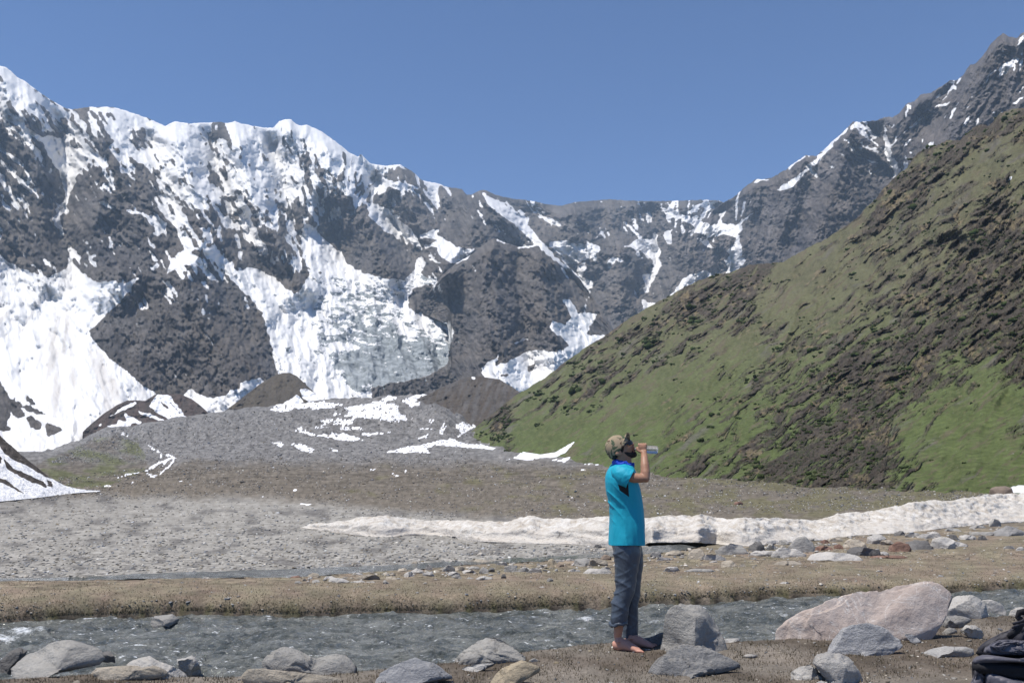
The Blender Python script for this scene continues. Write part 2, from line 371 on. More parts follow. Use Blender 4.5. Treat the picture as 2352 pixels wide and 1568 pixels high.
def ribs(X, Y):
    wx = X + 8 * fbm(X / 50, Y / 50, 3, 15); wy = Y + 8 * fbm(X / 50 + 9, Y / 50, 3, 16)
    r1 = along(wx, wy, lambda a, b: ridged(a / 170, b / 52, 5, 61, 0.5))
    r2 = along(wx, wy, lambda a, b: ridged(a / 75, b / 15, 4, 66, 0.55))
    return r1, r2
def streak(X, Y):
    """low in gullies and hollows, high on ribs: decides where thin snow lies"""
    r1, r2 = ribs(X, Y)
    return 1.5 * (r2 - .60) + 1.1 * (r1 - .60) + along(X, Y, lambda a, b: fbm(a / 90, b / 9, 5, 21, 0.62)) * .55 + fbm(X / 14, Y / 10, 5, 33, 0.7) * 0.28
def rank(v):
    return 0.5 + 0.5 * np.tanh(v * 1.75)
def snow_field(X, Y):
    wx = X + 4.5 * fbm(X / 13, Y / 13, 4, 71, 0.6); wy = Y + 4.5 * fbm(X / 13 + 31, Y / 13, 4, 72, 0.6)
    n = streak(X, Y)
    m = rank(n) < COV(X, Y)
    hard = np.zeros(X.shape, bool)
    for k, p in SNOW:
        hard |= inside(cv(k, p), wx, wy)
    hard &= ~((rank(along(X, Y, lambda a, b: fbm(a / 22, b / 7, 4, 91, 0.6))) < 0.07) & (Y < 620))
    m |= hard
    for k, p in ROCKHOLE:
        m &= ~inside(cv(k, p), wx, wy)
    ice = np.zeros(X.shape)
    z = inside(DIRTZONE, wx, wy) & m
    cl = np.zeros(X.shape, bool)
    for p in CLEAN:
        cl |= inside(p, wx, wy)
    dn = rank(fbm(X / 34 + 0.6 * Y / 30, Y / 11 - X / 60, 5, 55, 0.65))
    z2 = z & ~cl & (dn < DIRT(X, Y))
    ice[z2] = 1
    return m.astype(float), ice

M_ = MatB('mountain rock and snow')
co = M_.coord('Object')
sn = M_.attr('snow', 'Fac'); ic = M_.attr('ice', 'Fac')
e = M_.math('ADD', sn, M_.math('MULTIPLY', M_.math('SUBTRACT', M_.noise(0.10, 6, 0.78, co), 0.5), 1.2))
fac = M_.rng(e, 0.42, 0.58, 0, 1)
rockc = M_.mix(M_.rng(M_.noise(0.03, 7, 0.78, M_.mapping(co, (1, 1, 2.5), (0.4, 0.6, 0))), 0.32, 0.68, 0, 1), M_.mix(1.0, M_.attr('Col'), (1.35, 1.33, 1.30), 'MULTIPLY'), M_.mix(1.0, M_.attr('Col'), (0.55, 0.55, 0.56), 'MULTIPLY'))
rockc = M_.mix(M_.rng(M_.noise(0.006, 5, 0.6, co), 0.45, 0.72, 0, 0.55), rockc, (0.165, 0.140, 0.115))
snc = M_.mix(M_.rng(M_.noise(0.012, 6, 0.7, M_.mapping(co, (1.6, 1.6, 0.5))), 0.5, 0.85, 0, 1), (0.80, 0.795, 0.785), (0.68, 0.66, 0.63))
snc = M_.mix(M_.attr('grime', 'Fac'), snc, (0.52, 0.485, 0.44))
icec = M_.mix(M_.rng(M_.noise(0.03, 7, 0.75, M_.mapping(co, (1, 1, 2.6))), 0.36, 0.64, 0, 1), (0.135, 0.15, 0.155), (0.40, 0.43, 0.44))
snc = M_.mix(M_.rng(M_.math('ADD', ic, M_.math('MULTIPLY', M_.math('SUBTRACT', M_.noise(0.05, 5, 0.7, co), 0.5), 1.0)), 0.4, 0.6, 0, 1), snc, icec)
final = M_.mix(fac, rockc, snc)
hh = M_.math('MULTIPLY', M_.noise(0.07, 8, 0.75, M_.mapping(co, (1, 1, 2.2), (0.3, 0.5, 0.2))), M_.rng(fac, 0, 1, 1.0, 0.16))
nb = M_.bump(hh, 0.9, 11.0)
MAT_MTN = M_.done(final, 0.85, nb, 0.15)

def curtain(name, xs, ridge, base, depth, rows, mat, colfn, fieldfn=None, jag=1.6, jagf=9.0, disp=None, backD=0.35, tpow=1.0, label=None):
    xs = np.asarray(xs, float)
    r = ridge(xs) + jag * fbm(xs / jagf, xs * 0 + 3.3, 4, 13, 0.6); b = base(xs)
    t = np.linspace(0, 1, rows)[:, None] ** tpow
    Y = b[None] + (r - b)[None] * t
    X = np.repeat(xs[None], rows, 0)
    D = depth(X, Y)
    at = fieldfn(X.ravel(), Y.ravel()) if fieldfn else {}
    if 'snow' in at:                                   # soften the edge, the material makes it ragged again
        for _ in range(1):
            q = np.pad(at['snow'].reshape(X.shape), 1, mode='edge')
            q = (q[:-2] + 2 * q[1:-1] + q[2:]) / 4; at['snow'] = ((q[:, :-2] + 2 * q[:, 1:-1] + q[:, 2:]) / 4).ravel()
    if disp is not None:
        D = D * (1 + disp(X, Y, at) * (1 - 0.75 * sstep(0.93, 1.0, t)))
    x, y, z = at_depth(X, Y, D)
    # the far side of the crest
    nb_ = 7
    bx, by, bz = [], [], []
    for i in range(1, nb_ + 1):
        k = backD * i / nb_
        d = D[-1] * (1 + k); s_ = d / D[-1]
        bx.append(x[-1] * s_); by.append(d); bz.append(z[-1] - D[-1] * backD * 0.7 * i / nb_)
    x = np.vstack([x, np.array(bx)]); y = np.vstack([y, np.array(by)]); z = np.vstack([z, np.array(bz)])
    X = np.vstack([X, np.repeat(X[-1:], nb_, 0)]); Y = np.vstack([Y, np.repeat(Y[-1:], nb_, 0)])
    V = np.stack([x, y, z], -1).reshape(-1, 3)
    Xf, Yf = X.ravel(), Y.ravel()
    at = {q: np.concatenate([np.asarray(v_, float), np.tile(np.asarray(v_, float)[-len(xs):], nb_)]) for q, v_ in at.items()}
    o = mesh_np(name, V, grid_faces(rows + nb_, len(xs)), mat, True, colfn(Xf, Yf), at)
    tag(o, label, kind='structure')
    return o
def rock_col(X, Y):
    k = fbm(X / 60, Y / 60, 4, 44)
    st = along(X, Y, lambda a, b: fbm(a / 70, b / 9, 5, 45, 0.62)); f = fbm(X / 12, Y / 12, 4, 46, 0.65)
    v = np.clip(1.0 + 0.50 * k + 0.75 * st + 0.25 * f, 0.35, 2.1)[:, None]
    a = np.array([0.135, 0.128, 0.126]); b = np.array([0.165, 0.148, 0.132])
    return (a + (b - a) * np.clip(0.5 + 0.9 * fbm(X / 110, Y / 90, 3, 47), 0, 1)[:, None]) * v
def mfield(X, Y):
    s, i = snow_field(X, Y)
    # old avalanche dirt on the cone below the left gully, in fans running down the slope
    ang = (X - 165) / np.maximum(Y - 560, 30)
    g = sstep(0.05, 0.5, fbm(ang * 6, Y / 240, 5, 81, 0.6)) * sstep(640, 760, Y) * sstep(420, 300, X) * 0.65
    return {'snow': s, 'ice': i, 'grime': g}
# ribs (towards the viewer) and gullies (away), traced on the photograph: (amount, half width, line)
RELIEF = [(-.045,70,[(160,260),(140,380),(155,480),(150,550),(165,610)]),(.05,75,[(205,250),(235,340),(240,430),(215,520),(230,600),(260,650)]),(.045,70,[(60,190),(70,300),(90,420),(100,520),(120,620)]),(-.03,50,[(0,330),(60,450),(100,560)]),
 (.05,70,[(400,282),(420,380),(450,470),(470,550),(430,640),(470,760),(540,890)]),(-.04,55,[(330,270),(370,380),(400,480),(400,560)]),(.045,60,[(540,280),(560,380),(590,470),(640,560),(690,655)]),(-.04,50,[(480,290),(500,400),(540,500),(590,590),(640,640)]),
 (.05,65,[(660,276),(690,350),(720,430),(715,500)]),(-.045,50,[(610,295),(650,390),(660,470),(690,540)]),(.05,65,[(735,300),(770,400),(830,470),(870,560),(900,630)]),(-.045,55,[(700,330),(705,400),(740,500),(790,590)]),(.045,60,[(920,380),(930,450),(960,510),(1000,560),(1010,620)]),(-.045,50,[(860,380),(860,450),(920,540),(965,620)]),
 (.05,70,[(1113,437),(1100,500),(1070,560),(1020,620)]),(.04,55,[(1113,437),(1170,500),(1230,550),(1270,590)]),(-.04,50,[(1180,458),(1240,530),(1310,600),(1345,655)]),(.05,60,[(1320,465),(1330,540),(1370,580),(1420,590),(1430,680)]),(-.04,45,[(1500,462),(1510,540),(1510,600),(1480,670)]),(.045,60,[(1560,462),(1570,540),(1580,620),(1560,680)]),(-.045,50,[(1655,462),(1700,520),(1690,570),(1680,640)]),
 (.055,90,[(1135,546),(1110,650),(1125,760),(1140,880)]),(.05,60,[(1244,558),(1240,650),(1270,740),(1280,800)]),(-.045,55,[(1190,566),(1185,660),(1205,760),(1220,850)]),(-.04,40,[(1060,610),(1060,700),(1080,800)]),
 (.05,80,[(1960,281),(1935,380),(1900,480),(1860,590)]),(-.05,45,[(2000,285),(2035,330),(2055,400)]),(.05,60,[(1851,358),(1830,430),(1800,520),(1770,600)]),(-.04,50,[(1890,350),(1850,450),(1820,560)]),(.05,80,[(2303,78),(2250,200),(2200,300),(2150,340)]),(-.04,50,[(2182,188),(2150,260),(2090,330)]),(.045,60,[(2115,220),(2080,290),(2060,350)]),(.04,60,[(1735,414),(1720,480),(1710,560)])]
def relief(X, Y):
    wx = X + 7 * fbm(X / 30, Y / 30, 4, 18, .6); wy = Y + 7 * fbm(X / 30 + 9, Y / 30, 4, 19, .6)
    out = np.zeros(X.shape)
    for amp, hw, ln in RELIEF:
        p = np.array(ln, float)
        bb = (X > p[:, 0].min() - hw - 12) & (X < p[:, 0].max() + hw + 12) & (Y > p[:, 1].min() - hw - 12) & (Y < p[:, 1].max() + hw + 12)
        if not bb.any(): continue
        x = wx[bb]; y = wy[bb]; d = np.full(x.shape, 1e9)
        for q0, q1 in zip(p[:-1], p[1:]):
            ab = q1 - q0; t = np.clip(((x - q0[0]) * ab[0] + (y - q0[1]) * ab[1]) / (ab @ ab), 0, 1)
            d = np.minimum(d, np.hypot(x - q0[0] - t * ab[0], y - q0[1] - t * ab[1]))
        out[bb] -= 1.75 * amp * np.clip(1 - d / hw, 0, 1)
    return out
def mdisp(amp, crag=1.0):
    def f(X, Y, at):
        S_ = at['snow'].reshape(X.shape) if at else 0
        r, r2 = ribs(X, Y)
        rk = crag * (1 - 0.8 * S_)
        return relief(X, Y) - amp * (r - 0.5) - amp * 0.4 * fbm(X / 60, Y / 60, 5, 62, 0.5) - (.35 + .65 * rk) * 0.020 * (r2 - .5) - rk * 0.010 * fbm(X / 10, Y / 10, 4, 67, 0.65)
    return f
ridgeA = curve([(-260,20),(-60,120),(0,152),(15,155),(40,178),(55,185),(90,212),(120,232),(150,248),(165,252),(200,246),(260,246),(300,258),(340,272),(380,290),(400,279),(440,284),(475,282),(500,280),(525,283),(540,278),(550,283),(600,293),(627,294),(642,278),(655,274),(668,274),(680,285),(692,289),(703,286),(735,300),(760,318),(780,332),(800,349),(822,360),(830,355),(850,375),(860,378),(885,381),(918,378),(945,392),(970,415),(1000,420),(1030,430),(1060,434),(1072,447),(1085,447),(1100,438),(1113,436),(1140,448),(1180,457),(1220,461),(1260,470),(1290,473),(1320,464),(1400,458),(1450,461),(1500,462),(1560,461),(1620,459),(1650,460),(1662,466),(1680,462),(1800,450)])
baseA = curve([(-260,1150),(0,1110),(100,1085),(220,1015),(480,965),(760,945),(1000,920),(1200,915),(1400,840),(1600,720),(1800,680)])
depthA = gridded(tps([(x, y, math.log(d)) for x, y, d in [(50,1040,950),(200,960,1120),(60,850,1500),(100,640,2050),(150,450,2600),(160,255,3100),(0,155,2900),(-250,60,2700),(0,500,2200),(-250,600,1700),(-250,1100,900),(400,600,2050),(300,800,1600),(420,900,1500),(600,850,1650),(220,760,1700),(640,830,1800),(300,450,2400),(250,300,2950),(400,290,3300),(500,450,2800),(660,280,3800),(600,600,2450),(690,650,2500),(750,560,3000),(850,650,2750),(800,800,2150),(700,880,1750),(900,880,1950),(1000,640,2900),(850,450,3600),(900,600,3050),(1060,440,4200),(1000,550,3600),(1100,560,3450),(1200,600,3600),(1290,470,4600),(1300,580,3900),(1500,462,4800),(1400,700,3400),(1500,600,3900),(1480,690,3400),(1650,460,4700),(1680,560,4100),(1690,620,3800),(1200,880,2300),(1300,800,2550),(1350,760,2800),(1800,450,4700),(1750,680,3600)]]))
curtain('mountain', np.concatenate([np.arange(-260, -20, 5.0), np.arange(-20, 1700, 2.2), np.arange(1700, 1800, 5.0)]), ridgeA, baseA, lambda X, Y: np.exp(depthA(X, Y)), 280, MAT_MTN, rock_col, mfield,
        disp=mdisp(0.05), label='snow-streaked grey mountain wall with the glacier, closing the head of the valley')
ridgeB = curve([(945,712),(955,702),(975,684),(995,657),(1018,629),(1046,606),(1087,582),(1120,555),(1135,546),(1150,553),(1172,561),(1196,568),(1244,558),(1271,582),(1302,606),(1333,640),(1353,667),(1390,725),(1430,790),(1470,860)])
baseB = curve([(945,716),(975,722),(1000,732),(1028,745),(1034,800),(1038,862),(1100,930),(1300,930),(1400,900),(1470,870)])
depthB = gridded(tps([(x, y, math.log(d)) for x, y, d in [(950,710,2620),(1000,655,2640),(1000,732,2450),(1038,862,1990),(1070,890,1850),(1135,546,2750),(1140,700,2150),(1150,870,1720),(1244,558,2850),(1353,667,2650),(1300,800,2050),(1330,700,2500),(1470,860,2100),(1400,880,1900),(1030,740,2380),(1240,700,2200)]]))
curtain('mountain', np.arange(945, 1470, 2.0), ridgeB, baseB, lambda X, Y: np.exp(depthB(X, Y)), 190, MAT_MTN, rock_col, mfield,
        disp=mdisp(0.045), label='dark rock pyramid standing beside the icefall in the valley head')
ridgeC = curve([(1600,520),(1640,480),(1665,464),(1683,455),(1711,430),(1735,413),(1766,410),(1776,407),(1807,388),(1827,372),(1851,357),(1872,360),(1889,348),(1913,324),(1933,307),(1959,280),(1973,280),(1986,279),(2010,277),(2040,267),(2050,269),(2067,259),(2080,240),(2101,232),(2115,218),(2139,213),(2161,199),(2182,185),(2195,186),(2212,173),(2228,149),(2241,146),(2257,130),(2273,105),(2290,87),(2303,77),(2316,84),(2335,88),(2352,73),(2420,40),(2520,20),(2640,70)])
baseC = curve([(1600,660),(1700,660),(1800,650),(2000,560),(2200,400),(2640,330)])
depthC = gridded(tps([(x, y, math.log(d)) for x, y, d in [(1600,600,3700),(1665,464,4000),(1700,640,3300),(1850,357,3200),(1800,600,2800),(1960,280,2900),(1900,500,2550),(2040,270,2800),(2060,400,2500),(2100,380,2200),(2200,180,2400),(2200,380,1900),(2300,77,2200),(2350,300,1600),(2500,50,1900),(2640,300,1400)]]))
curtain('mountain', np.concatenate([np.arange(1600, 2380, 2.0), np.arange(2380, 2640, 6.0)]), ridgeC, baseC, lambda X, Y: np.exp(depthC(X, Y)), 190, MAT_MTN,
        lambda X, Y: rock_col(X, Y) * np.array([1.0, 0.98, 0.99]), mfield, disp=mdisp(0.045), jag=2.6,
        label='steep grey rock ridge climbing to a sharp summit above the green slope')
# ------------------------------------------------------------------ valley floor
TD = np.array([0.5,6.67,8.8,10,12.3,15,18,22,28,35,52,70,110,160,230,320,420,600,800,950,1100,1400])
TZ = np.array([0,0,-0.02,-0.08,-0.35,-0.62,-0.8,-1.15,-1.5,-1.9,-2.9,-3.8,-5.2,-6.7,-8.0,-8.4,-7.0,1.7,23,42,60,70])
NEAR = curve([(-600,1585),(0,1560),(270,1545),(540,1551),(850,1537),(1050,1518),(1208,1494),(1330,1478),(1400,1472),(1520,1470),(1660,1472),(1774,1464),(2000,1440),(2200,1415),(2352,1402),(2900,1350)])
FAR = curve([(-600,1452),(0,1432),(60,1428),(150,1421),(340,1416),(430,1410),(600,1417),(700,1417),(800,1412),(1000,1409),(1200,1402),(1400,1394),(1500,1389),(1700,1376),(2000,1366),(2200,1360),(2352,1352),(2900,1325)])
WZ = -0.13
def plane_D(px, py, z):
    dx, dy, dz = ray(px, py)
    return (z - CAMZ) * dy / dz
S2 = [(-300,1336,3),(0,1331,2.5),(160,1328.5,3.5),(317,1323,5),(476,1319,6.5),(689,1315,8.5),(825,1307,6.5),(975,1299,5.5),(1090,1290,4),(1228,1284,4.5),(1400,1273,5),(1500,1262,8),(1560,1257,6),(1625,1251,1)]
def base_z(D):
    return np.interp(np.log(D), np.log(TD), TZ)
def ground_z(px, D, X, plain=False):
    """height of the floor at distance D along picture column px"""
    z = base_z(D)
    # beyond 420 m the floor climbs to the crest line it shows against the mountains
    dx_, dy_, dz_ = ray(px, TOP(px))
    zc = CAMZ + dz_ / dy_ * 1000.0
    t_ = np.clip((D - 420.0) / 580.0, 0, 1)
    z = np.where(D > 420, -7.0 + (zc + 7.0) * t_ ** 1.15 + np.clip(D - 1000, 0, 1e9) * -0.03, z)
    if plain:
        return z
    dn = plane_D(px, NEAR(px), -0.005) + 0.06; df = plane_D(px, FAR(px), WZ)
    wob = 0.05 * fbm(X * 1.3, D * 1.3, 4, 201)
    into = sstep(dn - 0.10, dn + 0.04, D + wob * 0.6) * (1 - sstep(df - 0.10, df + 0.05, D + wob * 0.5))
    z = z * (1 - into) + (-0.42) * into
    # turf lip on the far side of the stream
    z = z + 0.05 * sstep(df, df + 0.12, D + wob) * sstep(df + 2.2, df + 0.4, D)
    amp = np.clip(D / 300.0, 0.02, 6.0)
    far = sstep(25, 120, D)
    z = z + 0.020 * fbm(X * 2.6, D * 2.6, 4, 202) * sstep(dn + 0.1, dn - 0.5, D) + 0.035 * fbm(X * 1.1, D * 1.1, 5, 203) * sstep(df, df + 0.6, D)
    z = z + far * (0.0035 * D) * fbm(px / 60, np.log(D) * 14, 5, 204, 0.55)
    # hummocky moraine rubble
    z = z + sstep(450, 650, D) * sstep(1100, 900, D) * (6.0 * fbm(px / 70, np.log(D) * 18, 6, 205, 0.62) + 5.0 * (ridged(px / 60, np.log(D) * 15, 4, 206, .55) - .5))
    # second stream bed
    return z
TOP = curve([(-600,1130),(0,1110),(60,1085),(95,1068),(170,1030),(215,1000),(240,989),(260,984),(300,981),(420,960),(540,942),(640,930),(760,918),(900,908),(1000,905),(1060,935),(1100,965),(1200,1000),(3000,1000)])
GR_SNOW = [('G', p) for p in [
 [(1020,420),(1100,390),(1180,365),(1240,362),(1200,395),(1100,430),(1150,440),(1090,470),(1040,430)],
 [(880,410),(940,385),(990,400),(930,420)], [(640,470),(740,460),(850,430),(1000,450),(980,480),(1050,540),(960,560),(870,540),(770,520),(650,490)],
 [(550,510),(700,500),(850,530),(1100,550),(1000,555),(800,540)], [(470,560),(560,540),(700,560),(690,590),(570,580)],
 [(600,600),(740,600),(760,615),(640,620)], [(340,585),(400,600),(390,615)],
 [(290,620),(380,625),(450,655),(540,650),(640,640),(720,670),(770,690),(620,690),(540,670),(430,660)], [(100,655),(150,650),(150,660)],
 [(140,700),(230,705),(210,735)], [(265,705),(340,715),(430,745),(420,775),(350,760),(300,730)], [(500,725),(620,770),(560,760)],
 [(200,430),(350,440),(500,430),(630,450),(450,480),(330,470),(250,490),(130,490)],
 [(905,770),(980,750),(1080,730),(1180,715),(1270,690),(1350,680),(1450,710),(1560,720),(1670,745),(1600,750),(1400,735),(1280,720),(1180,740),(1210,775),(1150,770),(1050,775)],
 [(1270,640),(1310,560),(1320,590),(1290,650)], [(1350,580),(1480,570),(1520,590),(1440,640),(1380,680),(1420,640),(1390,600)],
 [(1190,560),(1240,545),(1220,570)], [(1135,610),(1200,600),(1220,615)], [(1120,680),(1210,640),(1190,665)],
 [(1680,820),(1770,810),(1830,765),(1950,785),(2050,770),(2190,690),(2120,770),(2060,800),(1960,810),(1860,825),(1770,815)],
 [(2030,825),(2150,800),(2130,840)], [(2230,845),(2352,815),(2420,815),(2420,850),(2352,850)], [(750,640),(900,640),(990,625),(900,645),(790,660)], [(420,600),(520,600),(480,610)],
 [(270,1025),(320,1020),(310,1033)],[(330,1115),(410,1115),(400,1125)],[(70,1065),(120,1065),(120,1070)],[(1010,880),(1050,890),(1040,900)],[(820,880),(850,880),(800,895)],[(940,900),(1000,925),(990,935)],[(2210,880),(2260,885),(2240,893)]]] + [
 ('K', p) for p in [[(1120,535),(1180,550),(1265,570),(1230,588),(1170,565)], [(985,1050),(1010,1032),(1055,1040),(1040,1056)], [(1390,655),(1450,690),(1470,715),(1410,685)], [(1640,990),(1740,992),(1700,999)], [(1890,980),(1950,985),(1900,988)], [(1235,1010),(1265,1020),(1240,1025)]]]
def thin(k, line, w_):
    """a narrow ribbon along a line"""
    p = np.array(cv(k, line)); q = np.gradient(p, axis=0); q = np.stack([-q[:, 1], q[:, 0]], -1) / np.maximum(np.linalg.norm(q, axis=1), 1e-6)[:, None]
    return ('V', [tuple(v) for v in np.concatenate([p + q * w_, (p - q * w_)[::-1]])])
GR_SNOW += [thin('K', l, w_) for l, w_ in [([(1390,650),(1450,700),(1530,740),(1640,770)], 1.6), ([(1640,770),(1560,800),(1460,840),(1375,905)], 2.2), ([(1640,775),(1615,830),(1560,885),(1500,930),(1440,945)], 1.8), ([(1520,740),(1510,800),(1430,880)], 1.2), ([(1370,910),(1420,945),(1470,950)], 1.6), ([(1310,915),(1200,935),(1100,965)], 1.3), ([(1580,800),(1520,870)], 1.2)]]
def zone_colour(px, py, X, D):
    n1 = fbm(px / 70, py / 22, 5, 301); n2 = fbm(px / 11, py / 6, 4, 302, .6); n3 = fbm(X * 1.7, D * 1.7, 5, 303)
    def c(*v): return np.array(v)[None]
    sp_ = sstep(-.25, .45, fbm(X * .8, D * 1.1, 4, 309))[:, None]
    soil = c(.105, .086, .068) * (1 - sp_) + c(.185, .162, .135) * sp_ + c(.06, .05, .042) * n3[:, None]
    turf = c(.205, .170, .122) + c(.08, .066, .046) * n3[:, None] + c(-.02, .0, -.01) * n1[:, None]
    moss = c(.085, .082, .035)
    grav = c(.285, .270, .242) + c(.08, .08, .075) * n2[:, None]
    dgrav = c(.135, .128, .12) + c(.05, .05, .05) * n2[:, None]
    brown = c(.150, .130, .104) + c(.07, .06, .05) * n2[:, None]
    olive = c(.135, .124, .070) + c(.03, .03, .015) * n2[:, None]
    rub = c(.190, .183, .175) + c(.11, .108, .105) * n2[:, None]
    greenm = c(.115, .12, .06) + c(.03, .03, .015) * n2[:, None]
    far_edge = FAR(px)
    col = np.where((py > far_edge)[:, None], soil, turf)
    def blend(base, new, k):
        k = np.clip(k, 0, 1)[:, None]
        return base * (1 - k) + new * k
    # mossy lip over the water
    col = blend(col, moss, sstep(0.05, 0.5, n1 + 0.35) * sstep(far_edge + 2, far_edge - 4, py) * sstep(far_edge - 26, far_edge - 8, py) * 0.8)
    # wet black earth right at the water
    col = blend(col, c(.035, .03, .026), sstep(far_edge - 8, far_edge - 2, py) * sstep(far_edge + 30, far_edge + 6, py) * 0.9)
    # gravel flat beyond the second stream
    s2 = np.array(S2); s2y = np.interp(px, s2[:, 0], s2[:, 1])
    edge = np.interp(px, [-600, 1650, 1660, 1900, 2352, 2900], [0, 0, -9, -20, -55, -70]) + s2y
    edge = np.where(px > 1660, np.interp(px, [1660, 1900, 2352, 2900], [1252, 1236, 1192, 1150]), s2y)
    k = sstep(edge + 3, edge - 3, py + 3 * n2)
    g2 = grav + (dgrav - grav) * np.clip(0.85 * sstep(0.0, 0.55, n1) + sstep(1190, 1140, py) * sstep(420, 0, px) * 0.7, 0, 1)[:, None]
    col = blend(col, g2, k)
    # browner, greener flat further out
    lim = np.interp(px, [-600, 0, 300, 600, 900, 1200, 1500, 2352, 2900], [1128, 1128, 1138, 1140, 1170, 1192, 1200, 1205, 1210])
    col = blend(col, brown, sstep(lim + 16, lim - 12, py + 12 * n1))
    ok = sstep(0.0, 0.45, n1 + 0.0006 * (px - 1300)) * sstep(lim, lim - 25, py) * sstep(1060, 1085, py)
    col = blend(col, olive, ok * 0.85)
    col = blend(col, rub, sstep(1085, 1045, py + 10 * n1) * sstep(-0.5, 0.3, 0.25 - n2 * 0.3))
    # brown and green plants on the front of the left mound
    km = inside(cv('K', [(330,850),(480,770),(700,690),(900,600),(1100,560),(1300,640),(1380,760),(1360,900),(1000,1050),(700,1060),(560,1010)]), px + 5 * n1, py + 5 * n2).astype(float)
    col = blend(col, greenm, km * sstep(-0.2, 0.35, n1 + 0.1) * 0.9)
    col = blend(col, brown * 0.85, km * sstep(0.0, 0.4, -n1) * 0.8)
    col = blend(col, brown, inside(cv('K', [(1700,820),(2100,760),(2352,820),(2352,960),(1900,990),(1650,940)]), px + 5 * n1, py + 5 * n2) * sstep(-0.3, 0.3, n1) * 0.8)
    return np.clip(col, 0.01, 0.9)

Gm = MatB('valley floor')
co = Gm.coord('Object')
gs = Gm.attr('snow', 'Fac')
colA = Gm.attr('Col')
# stones as light and dark cells whose size follows the distance bands, plus fine grain
v1 = Gm.vor(9.0, co, 'F1', 'Color'); v2 = Gm.vor(2.2, co, 'F1', 'Color'); v3 = Gm.vor(0.35, co, 'F1', 'Color')
def lum(c):
    n = Gm.add('ShaderNodeRGBToBW'); Gm.l.new(c, n.inputs[0]); return n.outputs[0]
k1 = Gm.rng(lum(v1), 0.1, 0.9, 0.6, 1.4); k2 = Gm.rng(lum(v2), 0.15, 0.85, 0.78, 1.22); k3 = Gm.rng(lum(v3), 0.15, 0.85, 0.72, 1.28)
st = Gm.attr('stony', 'Fac'); bd = Gm.attr('band', 'Fac')
mid = Gm.math('ADD', Gm.math('MULTIPLY', k1, Gm.math('SUBTRACT', 1.0, bd)), Gm.math('MULTIPLY', k2, bd))
bd2 = Gm.attr('band2', 'Fac')
mid = Gm.math('ADD', Gm.math('MULTIPLY', mid, Gm.math('SUBTRACT', 1.0, bd2)), Gm.math('MULTIPLY', k3, bd2))
mid = Gm.math('ADD', 1.0, Gm.math('MULTIPLY', st, Gm.math('SUBTRACT', mid, 1.0)))
fine = Gm.rng(Gm.noise(38, 5, 0.7, co), 0.25, 0.75, 0.6, 1.4)
hsv = Gm.add('ShaderNodeVectorMath', operation='SCALE'); Gm.l.new(colA, hsv.inputs[0]); Gm.l.new(Gm.math('MULTIPLY', mid, fine), hsv.inputs['Scale'])
gcol = Gm.mix(Gm.rng(gs, 0.4, 0.6, 0, 1), hsv.outputs[0], (0.86, 0.86, 0.87))
h = Gm.math('ADD', Gm.math('MULTIPLY', Gm.noise(60, 4, 0.7, co), 0.35), Gm.math('MULTIPLY', Gm.noise(9, 5, 0.65, co), 0.8))
h2 = Gm.math('MULTIPLY', Gm.math('MULTIPLY', Gm.noise(0.55, 6, 0.75, co), bd2), 9.0)
h3 = Gm.math('MULTIPLY', Gm.math('MULTIPLY', Gm.noise(3.0, 5, 0.7, co), bd), 1.6)
h = Gm.math('ADD', h, Gm.math('ADD', h2, h3))
MAT_GROUND = Gm.done(gcol, 0.9, Gm.bump(h, 0.85, 0.035), 0.12)

